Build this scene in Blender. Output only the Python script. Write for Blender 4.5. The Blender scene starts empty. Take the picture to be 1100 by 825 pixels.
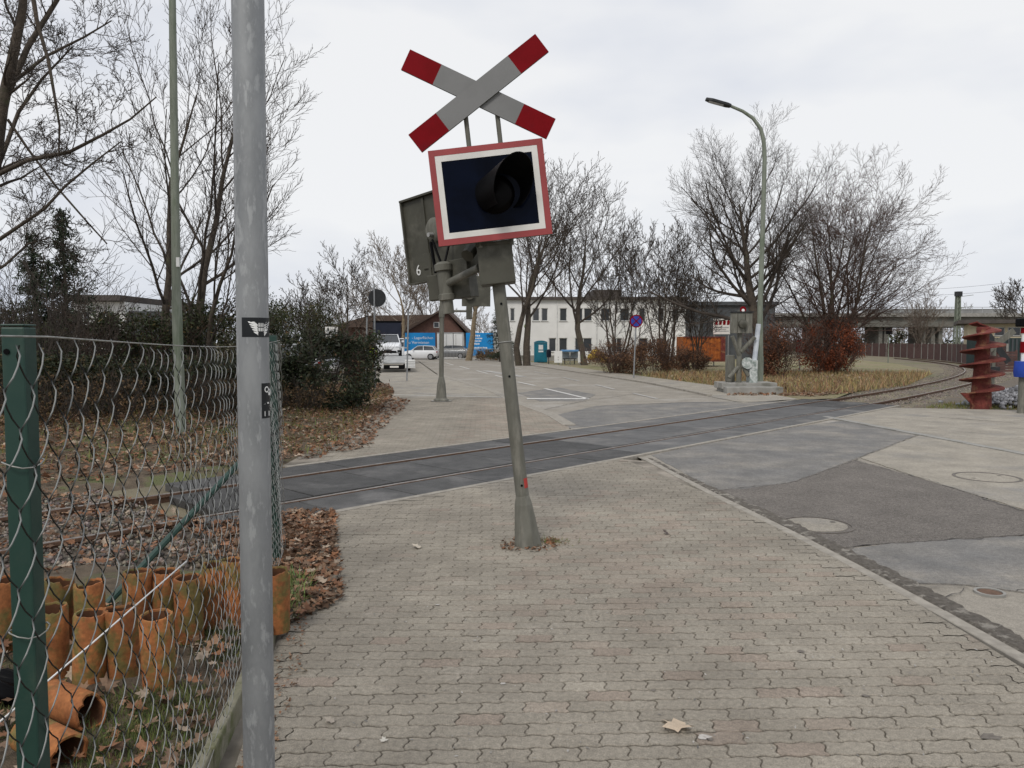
import bpy, math, random
import numpy as np
from mathutils import Vector, Matrix
R = math.radians
sc = bpy.context.scene
COL = sc.collection

# ------------------------------------------------------------------ camera
CAM_H = 1.85
PITCH = 3.15
cam_d = bpy.data.cameras.new('camera')
cam = bpy.data.objects.new('camera', cam_d); COL.objects.link(cam)
cam.location = (0, 0, CAM_H)
cam.rotation_euler = (R(90 - PITCH), 0, 0)
cam_d.sensor_width = 36.0; cam_d.lens = 27.03
cam_d.clip_start = 0.05; cam_d.clip_end = 3000
sc.camera = cam

# ------------------------------------------------------------------ sky (overcast) and sun
SUN_EL, SUN_AZ = 48.0, 200.0
world = bpy.data.worlds.new('World'); sc.world = world; world.use_nodes = True
wn, wl = world.node_tree.nodes, world.node_tree.links
wn.clear()
w_out = wn.new('ShaderNodeOutputWorld')
w_sky = wn.new('ShaderNodeTexSky'); w_sky.sky_type = 'NISHITA'; w_sky.sun_disc = False
w_sky.sun_elevation = R(SUN_EL); w_sky.sun_rotation = R(SUN_AZ)
w_b1 = wn.new('ShaderNodeBackground'); w_b1.inputs[1].default_value = 0.1
wl.new(w_sky.outputs[0], w_b1.inputs[0])
w_tc = wn.new('ShaderNodeTexCoord'); w_map = wn.new('ShaderNodeMapping')
w_map.inputs['Scale'].default_value = (1.0, 1.0, 2.6)
wl.new(w_tc.outputs['Generated'], w_map.inputs[0])
w_n = wn.new('ShaderNodeTexNoise'); w_n.inputs['Scale'].default_value = 1.7
w_n.inputs['Detail'].default_value = 5; w_n.inputs['Roughness'].default_value = 0.48
wl.new(w_map.outputs[0], w_n.inputs['Vector'])
w_r = wn.new('ShaderNodeValToRGB')
w_r.color_ramp.elements[0].position = 0.40; w_r.color_ramp.elements[0].color = (0.55, 0.583, 0.662, 1)
w_r.color_ramp.elements[1].position = 0.60; w_r.color_ramp.elements[1].color = (0.76, 0.765, 0.775, 1)
wl.new(w_n.outputs[0], w_r.inputs[0])
w_b2 = wn.new('ShaderNodeBackground'); wl.new(w_r.outputs[0], w_b2.inputs[0]); w_b2.inputs[1].default_value = 1.0
w_mix = wn.new('ShaderNodeMixShader'); w_mix.inputs[0].default_value = 0.95
wl.new(w_b1.outputs[0], w_mix.inputs[1]); wl.new(w_b2.outputs[0], w_mix.inputs[2])
wl.new(w_mix.outputs[0], w_out.inputs[0])
sun_d = bpy.data.lights.new('sun', 'SUN'); sun_d.energy = 1.4; sun_d.angle = R(16); sun_d.color = (1, 0.955, 0.89)
sun = bpy.data.objects.new('sun', sun_d); COL.objects.link(sun)
_el, _az = R(SUN_EL), R(SUN_AZ)
_dir = Vector((math.sin(_az) * math.cos(_el), math.cos(_az) * math.cos(_el), math.sin(_el)))
sun.rotation_euler = _dir.to_track_quat('Z', 'Y').to_euler(); sun.location = _dir * 100
sc.view_settings.view_transform = 'Standard'; sc.view_settings.look = 'None'
sc.view_settings.exposure = 0.25; sc.view_settings.gamma = 1.0; sc.view_settings.use_curve_mapping = False
sc.cycles.max_bounces = 6; sc.cycles.transparent_max_bounces = 8

# ------------------------------------------------------------------ helpers
def wmat(o):
    m = o.matrix_parent_inverse @ o.matrix_basis
    return wmat(o.parent) @ m if o.parent else m

def setparent(o, p):
    o.parent = p
    o.matrix_parent_inverse = wmat(p).inverted()

def tag(o, label=None, cat=None, group=None, kind=None):
    if label: o['label'] = label
    if cat: o['category'] = cat
    if group: o['group'] = group
    if kind: o['kind'] = kind
    return o

def thing(name, label, cat, loc=(0, 0, 0), group=None):
    o = bpy.data.objects.new(name, None); COL.objects.link(o)
    o.location = loc; o.empty_display_size = 0.1
    return tag(o, label, cat, group)

def link(name, me, parent=None, local=False):
    o = bpy.data.objects.new(name, me); COL.objects.link(o)
    if parent:
        if local: o.parent = parent
        else: setparent(o, parent)
    return o

def copy_tree(o, parent=None):
    c = o.copy(); COL.objects.link(c); c.parent = parent
    for ch in list(o.children): copy_tree(ch, c)
    return c

class MB:
    def __init__(s): s.v = []; s.f = []; s.c = []; s.col = (1, 1, 1); s.use = False
    def vert(s, p): s.v.append((p[0], p[1], p[2])); s.c.append(s.col); return len(s.v) - 1
    def tint(s, c): s.col = c; s.use = True
    def face(s, pts): s.f.append([s.vert(p) for p in pts])
    def box(s, lo, hi, m=None):
        x0, y0, z0 = lo; x1, y1, z1 = hi
        P = [Vector(p) for p in ((x0,y0,z0),(x1,y0,z0),(x1,y1,z0),(x0,y1,z0),(x0,y0,z1),(x1,y0,z1),(x1,y1,z1),(x0,y1,z1))]
        if m is not None: P = [m @ p for p in P]
        i = [s.vert(p) for p in P]
        for q in ((0,3,2,1),(4,5,6,7),(0,1,5,4),(1,2,6,5),(2,3,7,6),(3,0,4,7)): s.f.append([i[k] for k in q])
        return s
    def cbox(s, c, size, m=None):
        return s.box([c[k] - size[k] / 2 for k in range(3)], [c[k] + size[k] / 2 for k in range(3)], m)
    def tube(s, pts, rad, n=6, cap=True):
        pts = [Vector(p) for p in pts]
        if not isinstance(rad, (list, tuple)): rad = [rad] * len(pts)
        prev = None; side = None
        rings = []
        for k, p in enumerate(pts):
            t = (pts[min(k + 1, len(pts) - 1)] - pts[max(k - 1, 0)])
            if t.length < 1e-9: t = Vector((0, 0, 1))
            t.normalize()
            if side is None:
                side = t.orthogonal().normalized()
            else:
                side = side - t * side.dot(t)
                if side.length < 1e-6: side = t.orthogonal()
                side.normalize()
            up = t.cross(side)
            ring = []
            for j in range(n):
                a = 2 * math.pi * j / n
                ring.append(s.vert(p + (side * math.cos(a) + up * math.sin(a)) * rad[k]))
            rings.append(ring)
        for a, b in zip(rings, rings[1:]):
            for j in range(n):
                s.f.append([a[j], a[(j + 1) % n], b[(j + 1) % n], b[j]])
        if cap:
            s.f.append(list(reversed(rings[0]))); s.f.append(rings[-1])
        return s
    def lathe(s, prof, n=24, m=None, cap=(True, True)):
        rings = []
        for r, z in prof:
            ring = []
            for j in range(n):
                a = 2 * math.pi * j / n
                p = Vector((r * math.cos(a), r * math.sin(a), z))
                ring.append(s.vert(m @ p if m is not None else p))
            rings.append(ring)
        for a, b in zip(rings, rings[1:]):
            for j in range(n): s.f.append([a[j], a[(j + 1) % n], b[(j + 1) % n], b[j]])
        if cap[0]: s.f.append(list(reversed(rings[0])))
        if cap[1]: s.f.append(rings[-1])
        return s
    def prism(s, poly, z0, z1, m=None):
        n = len(poly)
        a = [s.vert((m @ Vector((p[0], p[1], z0))) if m is not None else (p[0], p[1], z0)) for p in poly]
        b = [s.vert((m @ Vector((p[0], p[1], z1))) if m is not None else (p[0], p[1], z1)) for p in poly]
        s.f.append(list(reversed(a))); s.f.append(b)
        for j in range(n): s.f.append([a[j], a[(j + 1) % n], b[(j + 1) % n], b[j]])
        return s
    def sheet(s, poly, z):
        s.face([(p[0], p[1], z) for p in poly]); return s
    def mesh(s, name, mat, smooth=False):
        me = bpy.data.meshes.new(name); me.from_pydata(s.v, [], s.f)
        if s.use:
            a = me.attributes.new('tint', 'FLOAT_COLOR', 'POINT')
            arr = np.ones((len(s.v), 4), np.float32); arr[:, :3] = np.array(s.c, np.float32)
            a.data.foreach_set('color', arr.ravel())
        if mat: me.materials.append(mat)
        if smooth:
            me.polygons.foreach_set('use_smooth', [True] * len(me.polygons))
        me.update(); return me
    def build(s, name, mat, parent=None, smooth=False, bevel=0, local=False, autosmooth=None):
        me = s.mesh(name, mat, smooth or autosmooth is not None)
        if autosmooth is not None:
            me.set_sharp_from_angle(angle=R(autosmooth))
        o = link(name, me, parent, local)
        if bevel:
            b = o.modifiers.new('bevel', 'BEVEL'); b.width = bevel; b.segments = 2; b.limit_method = 'ANGLE'; b.angle_limit = R(40)
        return o

def frame(loc, rz=0, rx=0, ry=0):
    return Matrix.Translation(loc) @ Matrix.Rotation(rz, 4, 'Z') @ Matrix.Rotation(ry, 4, 'Y') @ Matrix.Rotation(rx, 4, 'X')

def place(px, py, z=0.0, _f=826.0):
    """photo measurement -> ground point"""
    ph = R(PITCH); u = 412.5 - py
    d = (px - 550.0, _f * math.cos(ph) + u * math.sin(ph), -_f * math.sin(ph) + u * math.cos(ph))
    t = (z - CAM_H) / d[2]
    return (d[0] * t, d[1] * t)

def deep(px, py, Y, _f=826.0):
    """photo measurement at a known distance -> point"""
    ph = R(PITCH); u = 412.5 - py
    d = (px - 550.0, _f * math.cos(ph) + u * math.sin(ph), -_f * math.sin(ph) + u * math.cos(ph))
    t = Y / d[1]
    return Vector((d[0] * t, Y, CAM_H + d[2] * t))

# ------------------------------------------------------------------ materials
def mat(name, c1, c2=None, scale=6, rough=0.8, bump=0.0, bscale=40, bdist=0.01, metal=0.0, spec=0.3, c3=None, s3=0.8, p3=(0.5, 0.68),
        tint=False, rand=0.0, detail=5, trans=0.0, coat=0.0, world_co=False, stretch=None, speck=None):
    m = bpy.data.materials.new(name); m.use_nodes = True
    N, L = m.node_tree.nodes, m.node_tree.links
    b = N['Principled BSDF']
    b.inputs['Roughness'].default_value = rough; b.inputs['Metallic'].default_value = metal
    b.inputs['Specular IOR Level'].default_value = spec
    if coat: b.inputs['Coat Weight'].default_value = coat
    co = N.new('ShaderNodeNewGeometry').outputs['Position'] if world_co else N.new('ShaderNodeTexCoord').outputs['Object']
    if stretch:
        mp = N.new('ShaderNodeMapping'); mp.inputs['Scale'].default_value = stretch
        L.new(co, mp.inputs[0]); co = mp.outputs[0]
    def noise(sc_, det=detail, ro=0.6):
        n = N.new('ShaderNodeTexNoise'); n.inputs['Scale'].default_value = sc_; n.inputs['Detail'].default_value = det
        n.inputs['Roughness'].default_value = ro; L.new(co, n.inputs['Vector']); return n.outputs[0]
    def mix(fac, a, bb, mode='MIX'):
        x = N.new('ShaderNodeMix'); x.data_type = 'RGBA'; x.blend_type = mode
        for i, val in ((0, fac), (6, a), (7, bb)):
            if hasattr(val, 'is_output'): L.new(val, x.inputs[i])
            elif isinstance(val, (tuple, list)): x.inputs[i].default_value = (*val[:3], 1)
            else: x.inputs[i].default_value = val
        return x.outputs[2]
    def ramp(fac, p0, p1):
        r = N.new('ShaderNodeMapRange'); r.inputs[1].default_value = p0; r.inputs[2].default_value = p1
        r.interpolation_type = 'SMOOTHSTEP'; L.new(fac, r.inputs[0]); return r.outputs[0]
    col = None
    if c2 is None: c2 = tuple(x * 0.72 for x in c1)
    col = mix(ramp(noise(scale), 0.3, 0.7), c1, c2)
    if c3: col = mix(ramp(noise(s3, 6, 0.65), *p3), col, c3)
    if speck:
        for sc_, am in speck:
            mr = N.new('ShaderNodeMapRange'); mr.inputs[1].default_value = .3; mr.inputs[2].default_value = .7; mr.inputs[3].default_value = 1 - am; mr.inputs[4].default_value = 1 + am
            L.new(noise(sc_, 2, .5), mr.inputs[0]); col = mix(1.0, col, mr.outputs[0], 'MULTIPLY')
    if tint:
        a = N.new('ShaderNodeAttribute'); a.attribute_name = 'tint'
        col = mix(1.0, col, a.outputs['Color'], 'MULTIPLY')
    if rand:
        oi = N.new('ShaderNodeObjectInfo')
        mr = N.new('ShaderNodeMapRange'); mr.inputs[3].default_value = 1 - rand; mr.inputs[4].default_value = 1 + rand
        L.new(oi.outputs['Random'], mr.inputs[0])
        hs = N.new('ShaderNodeHueSaturation'); L.new(col, hs.inputs['Color']); L.new(mr.outputs[0], hs.inputs['Value']); col = hs.outputs[0]
    L.new(col, b.inputs['Base Color'])
    rr = N.new('ShaderNodeMapRange'); rr.inputs[3].default_value = max(0.02, rough - 0.1); rr.inputs[4].default_value = min(1, rough + 0.1)
    L.new(noise(scale * 2.3, 3), rr.inputs[0]); L.new(rr.outputs[0], b.inputs['Roughness'])
    if bump:
        bp = N.new('ShaderNodeBump'); bp.inputs['Strength'].default_value = bump; bp.inputs['Distance'].default_value = bdist
        L.new(noise(bscale, 6, 0.7), bp.inputs['Height']); L.new(bp.outputs[0], b.inputs['Normal'])
    if trans:
        t = N.new('ShaderNodeBsdfTranslucent'); L.new(col, t.inputs[0])
        ms = N.new('ShaderNodeMixShader'); ms.inputs[0].default_value = trans
        L.new(b.outputs[0], ms.inputs[1]); L.new(t.outputs[0], ms.inputs[2])
        L.new(ms.outputs[0], N['Material Output'].inputs[0])
    return m

MT = {}
MT['paver'] = mat('paver', (0.298, 0.267, 0.218), (0.238, 0.212, 0.172), 3, 0.9, 0.8, 200, 0.005, c3=(0.39, 0.35, 0.295), s3=1.6, p3=(0.55, 0.85), tint=True, world_co=True, speck=((170, .30), (38, .16), (6, .10), (0.7, .14)))
MT['joint'] = mat('joint', (0.10, 0.088, 0.07), (0.34, 0.30, 0.25), 1.6, 0.95, 0.6, 300, 0.003, c3=(0.10, 0.09, 0.065), s3=0.9, world_co=True)
MT['asphalt'] = mat('asphalt', (0.30, 0.272, 0.228), (0.238, 0.215, 0.18), 1.3, 0.88, 0.6, 320, 0.003, c3=(0.34, 0.315, 0.28), s3=0.35, world_co=True, speck=((120, .22), (18, .10)))
MT['asphalt_blue'] = mat('asphalt_blue', (0.152, 0.148, 0.142), (0.195, 0.184, 0.167), 0.9, 0.8, 0.35, 350, 0.002, c3=(0.26, 0.238, 0.205), s3=0.8, p3=(0.46, 0.72), world_co=True, speck=((100, .25), (24, .14), (2.5, .14)))
MT['asphalt_rough'] = mat('asphalt_rough', (0.20, 0.178, 0.155), (0.105, 0.095, 0.085), 60, 0.92, 1.0, 130, 0.012, c3=(0.25, 0.225, 0.2), s3=70, p3=(0.5, 0.62), world_co=True, speck=((90, .25), (25, .18), (2, .12)))
MT['asphalt_light'] = mat('asphalt_light', (0.335, 0.303, 0.25), (0.272, 0.246, 0.204), 2.5, 0.9, 0.5, 300, 0.003, c3=(0.225, 0.215, 0.2), s3=0.5, p3=(.48, .75), world_co=True, speck=((100, .25), (24, .12), (1.5, .12)))
MT['gutter'] = mat('gutter', (0.20, 0.178, 0.15), (0.115, 0.102, 0.086), 25, 0.95, 1.0, 70, 0.03, c3=(0.36, 0.33, 0.285), s3=7, p3=(0.52, 0.62), world_co=True)
MT['kerb'] = mat('kerb', (0.36, 0.33, 0.282), (0.25, 0.228, 0.195), 9, 0.92, 0.6, 160, 0.005, c3=(0.22, 0.2, 0.17), s3=2.5, p3=(0.56, 0.7), world_co=True)
MT['edging'] = mat('edging', (0.26, 0.24, 0.19), (0.15, 0.15, 0.085), 7, 0.95, 0.8, 90, 0.01, c3=(0.10, 0.115, 0.045), s3=3.5, p3=(0.45, 0.62), world_co=True)
MT['rubber'] = mat('rubber', (0.078, 0.076, 0.073), (0.05, 0.049, 0.047), 3, 0.6, 0.2, 200, 0.002, c3=(0.125, 0.12, 0.115), s3=0.9, rand=0.25, world_co=True, speck=((60, .15),))
MT['rubber_worn'] = mat('rubber_worn', (0.135, 0.133, 0.13), (0.095, 0.094, 0.092), 2.2, 0.72, 0.3, 200, 0.002, c3=(0.19, 0.18, 0.168), s3=0.8, rand=0.15, world_co=True, speck=((70, .15),))
MT['manhole_ring'] = mat('manhole_ring', (0.17, 0.15, 0.13), (0.10, 0.09, 0.08), 20, 0.8)
MT['rail'] = mat('rail', (0.17, 0.10, 0.065), (0.10, 0.06, 0.04), 25, 0.75, 0.4, 120, 0.003, metal=0.2)
MT['railtop'] = mat('railtop', (0.30, 0.28, 0.26), (0.16, 0.125, 0.10), 8, 0.45, metal=0.5)
MT['sleeper'] = mat('sleeper', (0.15, 0.125, 0.10), (0.09, 0.075, 0.06), 20, 0.95, 0.8, 60, 0.01, rand=0.2)
MT['ballast'] = mat('ballast', (0.235, 0.20, 0.17), (0.155, 0.13, 0.108), 12, 0.95, tint=True)
MT['ballast_ground'] = mat('ballast_ground', (0.22, 0.19, 0.155), (0.10, 0.085, 0.068), 14, 0.97, 1.0, 40, 0.04, c3=(0.2, 0.14, 0.09), s3=2, world_co=True)
MT['soil'] = mat('soil', (0.17, 0.13, 0.09), (0.10, 0.078, 0.055), 8, 0.97, 1.0, 45, 0.03, c3=(0.13, 0.14, 0.06), s3=1.2, p3=(0.5, 0.62), world_co=True)
MT['verge'] = mat('verge', (0.30, 0.255, 0.16), (0.20, 0.165, 0.10), 3, 0.97, 1.0, 30, 0.04, c3=(0.20, 0.20, 0.09), s3=0.35, p3=(0.47, 0.6), world_co=True)
MT['ground'] = mat('ground', (0.22, 0.19, 0.125), (0.15, 0.13, 0.09), 0.6, 0.97, 0.8, 12, 0.05, c3=(0.14, 0.15, 0.07), s3=0.07, world_co=True)
MT['mark'] = mat('mark', (0.72, 0.71, 0.67), (0.5, 0.48, 0.45), 7, 0.8, c3=(0.33, 0.31, 0.29), s3=9, p3=(0.55, 0.68), world_co=True)
MT['mark_thin'] = mat('mark_thin', (0.52, 0.50, 0.47), (0.4, 0.385, 0.36), 3, 0.85, c3=(0.31, 0.295, 0.275), s3=2.5, p3=(0.46, 0.62), world_co=True)
MT['leaf'] = mat('leaf', (0.255, 0.168, 0.112), (0.165, 0.108, 0.071), 30, 0.75, tint=True, trans=0.15)
MT['grass'] = mat('grass', (0.125, 0.15, 0.05), (0.09, 0.115, 0.038), 10, 0.8, tint=True, trans=0.2)
MT['evergreen'] = mat('evergreen', (0.047, 0.055, 0.026), (0.031, 0.038, 0.018), 5, 0.6, tint=True, trans=0.15)
MT['hedge_leaf'] = mat('hedge_leaf', (0.19, 0.105, 0.06), (0.12, 0.067, 0.04), 5, 0.8, tint=True, trans=0.15)
MT['needle'] = mat('needle', (0.042, 0.06, 0.034), (0.03, 0.042, 0.022), 5, 0.7, tint=True)
MT['bark'] = mat('bark', (0.095, 0.076, 0.058), (0.055, 0.045, 0.036), 8, 0.95, 0.8, 25, 0.03, c3=(0.10, 0.105, 0.055), s3=2.0, p3=(0.55, 0.75))
MT['twig'] = mat('twig', (0.075, 0.06, 0.048), (0.047, 0.038, 0.031), 2, 0.95)
MT['twig_red'] = mat('twig_red', (0.105, 0.068, 0.054), (0.065, 0.043, 0.035), 2, 0.95)
MT['twig_pale'] = mat('twig_pale', (0.20, 0.165, 0.13), (0.13, 0.105, 0.085), 2, 0.95)
MT['bark_pale'] = mat('bark_pale', (0.27, 0.215, 0.14), (0.17, 0.13, 0.085), 6, 0.95, 0.5, 25, 0.02)
MT['galv'] = mat('galv', (0.30, 0.308, 0.313), (0.20, 0.208, 0.214), 20, 0.55, 0.25, 130, 0.002, metal=0.35, spec=0.4, c3=(0.35, 0.358, 0.362), s3=40, p3=(0.5, 0.64), stretch=(1, 1, 0.35))
MT['galv_green'] = mat('galv_green', (0.23, 0.25, 0.205), (0.165, 0.185, 0.145), 5, 0.75, metal=0.1, c3=(0.12, 0.15, 0.10), s3=1.6, stretch=(4, 4, 0.6))
MT['olive'] = mat('olive', (0.075, 0.073, 0.056), (0.057, 0.055, 0.042), 6, 0.6, 0.15, 60, 0.003, c3=(0.12, 0.115, 0.093), s3=2.5, spec=0.35)
MT['olive_post'] = mat('olive_post', (0.155, 0.152, 0.128), (0.115, 0.112, 0.092), 9, 0.7, 0.3, 70, 0.003, c3=(0.21, 0.20, 0.17), s3=3.5, stretch=(2, 2, 0.5), spec=0.3)
MT['sign_red'] = mat('sign_red', (0.19, 0.002, 0.006), (0.155, 0.0015, 0.004), 4, 0.5, spec=0.08, c3=(0.15, 0.004, 0.008), s3=2.5)
MT['border_red'] = mat('border_red', (0.33, 0.06, 0.062), (0.27, 0.05, 0.05), 4, 0.5)
MT['sign_grey'] = mat('sign_grey', (0.19, 0.19, 0.187), (0.168, 0.168, 0.165), 3, 0.55)
MT['sign_white'] = mat('sign_white', (0.72, 0.70, 0.66), (0.62, 0.6, 0.56), 5, 0.5)
MT['sign_black'] = mat('sign_black', (0.0035, 0.006, 0.016), (0.002, 0.003, 0.007), 3, 0.2, spec=0.05)
MT['black'] = mat('black', (0.004, 0.004, 0.0045), (0.003, 0.003, 0.0035), 8, 0.5, spec=0.08)
MT['sticker'] = mat('sticker', (0.012, 0.014, 0.016), None, 8, 0.4)
MT['white_paint'] = mat('white_paint', (0.78, 0.78, 0.76), (0.70, 0.70, 0.68), 3, 0.5)
MT['green_post'] = mat('green_post', (0.009, 0.038, 0.029), (0.014, 0.046, 0.034), 9, 0.5, 0.1, 120, 0.002, c3=(0.04, 0.065, 0.048), s3=7, p3=(0.5, 0.75), spec=0.45)
MT['wire'] = mat('wire', (1, 1, 1), (0.85, 0.85, 0.85), 30, 0.42, tint=True, metal=0.0, spec=0.6)
MT['clay'] = mat('clay', (0.34, 0.128, 0.042), (0.21, 0.076, 0.027), 7, 0.82, 0.5, 70, 0.006, c3=(0.14, 0.11, 0.035), s3=6, p3=(0.46, 0.62), rand=0.2, world_co=True, speck=((45, .2),))
MT['clay_inner_shade'] = mat('clay_inner_shade', (0.10, 0.04, 0.017), (0.06, 0.026, 0.012), 7, 0.9, rand=0.2)  # inner wall of the pipes, shade painted into the clay colour
MT['rust'] = mat('rust', (0.17, 0.038, 0.03), (0.11, 0.026, 0.02), 5, 0.8, 0.3, 40, 0.01, c3=(0.22, 0.10, 0.055), s3=3.2, p3=(0.5, 0.66), speck=((18, .25), (60, .15)))
MT['lamp_dark'] = mat('lamp_dark', (0.028, 0.03, 0.032), None, 8, 0.5)
MT['render_white'] = mat('render_white', (0.80, 0.79, 0.76), (0.72, 0.71, 0.68), 0.6, 0.9)
MT['glass'] = mat('glass', (0.035, 0.04, 0.045), (0.055, 0.06, 0.065), 0.5, 0.12, spec=0.6)
MT['win_frame'] = mat('win_frame', (0.75, 0.75, 0.73), None, 3, 0.6)
MT['hall'] = mat('hall', (0.075, 0.08, 0.085), (0.055, 0.06, 0.063), 0.7, 0.6)
MT['roof_dark'] = mat('roof_dark', (0.10, 0.085, 0.075), (0.07, 0.06, 0.055), 2, 0.85)
MT['roof_tile'] = mat('roof_tile', (0.10, 0.068, 0.053), (0.07, 0.05, 0.04), 3, 0.85)
MT['brick'] = mat('brick', (0.15, 0.082, 0.064), (0.11, 0.06, 0.048), 3, 0.9)
MT['blue'] = mat('blue', (0.012, 0.25, 0.60), (0.01, 0.22, 0.54), 0.6, 0.5)
MT['toilet'] = mat('toilet', (0.015, 0.17, 0.24), (0.012, 0.14, 0.20), 2, 0.45)
MT['navy'] = mat('navy', (0.014, 0.018, 0.035), None, 3, 0.4)
MT['car_white'] = mat('car_white', (0.72, 0.73, 0.74), (0.68, 0.69, 0.7), 2, 0.3, coat=0.5)
MT['car_silver'] = mat('car_silver', (0.50, 0.51, 0.52), None, 2, 0.35, metal=0.4, coat=0.5)
MT['car_grey'] = mat('car_grey', (0.17, 0.175, 0.18), None, 2, 0.35, metal=0.4, coat=0.5)
MT['tyre'] = mat('tyre', (0.015, 0.015, 0.015), None, 9, 0.85)
MT['rim'] = mat('rim', (0.35, 0.35, 0.36), None, 9, 0.4, metal=0.6)
MT['lamp_glass'] = mat('lamp_glass', (0.6, 0.62, 0.65), None, 5, 0.2)
MT['red_lamp'] = mat('red_lamp', (0.35, 0.01, 0.01), None, 5, 0.3)
MT['steel'] = mat('steel', (0.42, 0.42, 0.41), (0.32, 0.32, 0.31), 6, 0.5, metal=0.4)
MT['concrete'] = mat('concrete', (0.33, 0.32, 0.295), (0.24, 0.232, 0.21), 2.5, 0.92, 0.4, 60, 0.01, c3=(0.17, 0.165, 0.14), s3=1.2)
MT['viaduct'] = mat('viaduct', (0.17, 0.165, 0.145), (0.125, 0.12, 0.105), 0.4, 0.92)
MT['fence_brown'] = mat('fence_brown', (0.115, 0.062, 0.055), (0.085, 0.048, 0.042), 2, 0.85, rand=0.15)
MT['cream'] = mat('cream', (0.66, 0.57, 0.40), (0.58, 0.5, 0.35), 0.8, 0.9)
MT['hivis'] = mat('hivis', (0.55, 0.72, 0.03), None, 5, 0.7, tint=True)
MT['rusty_orange'] = mat('rusty_orange', (0.42, 0.13, 0.028), (0.26, 0.07, 0.02), 1.6, 0.85, c3=(0.10, 0.035, 0.018), s3=1.4, p3=(0.5, 0.66), stretch=(1, 1, 2.5))
MT['graffiti'] = mat('graffiti', (0.6, 0.62, 0.6), (0.18, 0.22, 0.2), 7, 0.6)
MT['sign_blue'] = mat('sign_blue', (0.02, 0.06, 0.36), None, 5, 0.5)
MT['sign_yellow'] = mat('sign_yellow', (0.62, 0.52, 0.02), None, 5, 0.5)
MT['yellow'] = mat('yellow', (0.62, 0.42, 0.05), None, 3, 0.6)
MT['stone_grey'] = mat('stone_grey', (0.27, 0.27, 0.28), (0.16, 0.16, 0.17), 9, 0.9, tint=True)

# ------------------------------------------------------------------ mass geometry (leaves, stones, grass)
def tri_mesh(name, V, F, m, tints=None, smooth=False):
    V = np.asarray(V, np.float32).reshape(-1, 3); F = np.asarray(F, np.int32)
    me = bpy.data.meshes.new(name); k = F.shape[1]
    me.vertices.add(len(V)); me.vertices.foreach_set('co', V.ravel())
    me.loops.add(F.size); me.loops.foreach_set('vertex_index', F.ravel())
    me.polygons.add(len(F)); me.polygons.foreach_set('loop_start', np.arange(0, F.size, k, dtype=np.int32))
    if tints is not None:
        a = me.attributes.new('tint', 'FLOAT_COLOR', 'POINT')
        arr = np.ones((len(V), 4), np.float32); arr[:, :3] = tints
        a.data.foreach_set('color', arr.ravel())
    me.update(calc_edges=True)
    if smooth: me.polygons.foreach_set('use_smooth', [True] * len(F))
    me.materials.append(m); return me

def rot_any(rng, n, tilt=None):
    """random rotation matrices; tilt = spread (radians) of the normal from vertical, None = any"""
    yaw = rng.uniform(0, 2 * np.pi, n)
    if tilt is None:
        th = np.arccos(rng.uniform(-1, 1, n))
    else:
        th = np.abs(rng.normal(0, tilt, n))
    ph = rng.uniform(0, 2 * np.pi, n)
    c, s = np.cos(yaw), np.sin(yaw); z = np.zeros(n); o = np.ones(n)
    Rz = np.stack([c, -s, z, s, c, z, z, z, o], 1).reshape(n, 3, 3)
    ct, st = np.cos(th), np.sin(th); cp, sp = np.cos(ph), np.sin(ph)
    K = np.stack([cp * cp * (1 - ct) + ct, cp * sp * (1 - ct), sp * st,
                  cp * sp * (1 - ct), sp * sp * (1 - ct) + ct, -cp * st,
                  -sp * st, cp * st, ct], 1).reshape(n, 3, 3)
    return K @ Rz

def scatter(name, T, F, pos, rot, scale, tints, m, parent=None, smooth=False):
    T = np.asarray(T, float); F = np.asarray(F); n = len(pos)
    sc3 = np.asarray(scale, float)
    if sc3.ndim == 1: sc3 = np.repeat(sc3[:, None], 3, 1)
    V = np.einsum('nij,nkj->nki', rot, T[None] * sc3[:, None, :]) + np.asarray(pos)[:, None, :]
    FF = (F[None] + (np.arange(n) * len(T))[:, None, None]).reshape(-1, F.shape[1])
    tt = np.repeat(np.asarray(tints), len(T), 0)
    return link(name, tri_mesh(name, V.reshape(-1, 3), FF, m, tt, smooth), parent)

_a = [0, 22, 40, 58, 75, 98, 120, 150, 180, 210, 240, 262, 285, 302, 320, 338]
_r = [1.0, .5, .72, .42, .95, .5, .7, .3, .42, .3, .7, .5, .95, .42, .72, .5]
MAPLE_V = np.array([(0, 0, 0.05)] + [(r * math.sin(R(a)), r * math.cos(R(a)), 0.22 * math.sin(3 * R(a)) * r + 0.12 * r) for a, r in zip(_a, _r)])
MAPLE_F = np.array([(0, i + 1, (i + 1) % 16 + 1) for i in range(16)])
OVAL_V = np.array([(0, -1, 0), (.42, -.2, .16), (0, 1, .1), (-.42, -.2, .16), (0, 0, -.06)])
OVAL_F = np.array([(0, 1, 4), (1, 2, 4), (2, 3, 4), (3, 0, 4)])
STONE_V = np.array([(1, .1, -.2), (.2, .95, .1), (-.9, .3, -.1), (-.3, -.9, .15), (.55, -.6, -.3), (.15, .1, .75), (-.25, .2, -.75)])
STONE_F = np.array([(0, 1, 5), (1, 2, 5), (2, 3, 5), (3, 4, 5), (4, 0, 5), (1, 0, 6), (2, 1, 6), (3, 2, 6), (4, 3, 6), (0, 4, 6)])
BLADE_V = np.array([(-.035, 0, 0), (.035, 0, 0), (.022, .1, .55), (-.022, .1, .55), (0, .38, 1.0)])
BLADE_F = np.array([(0, 1, 2), (0, 2, 3), (3, 2, 4)])

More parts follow.
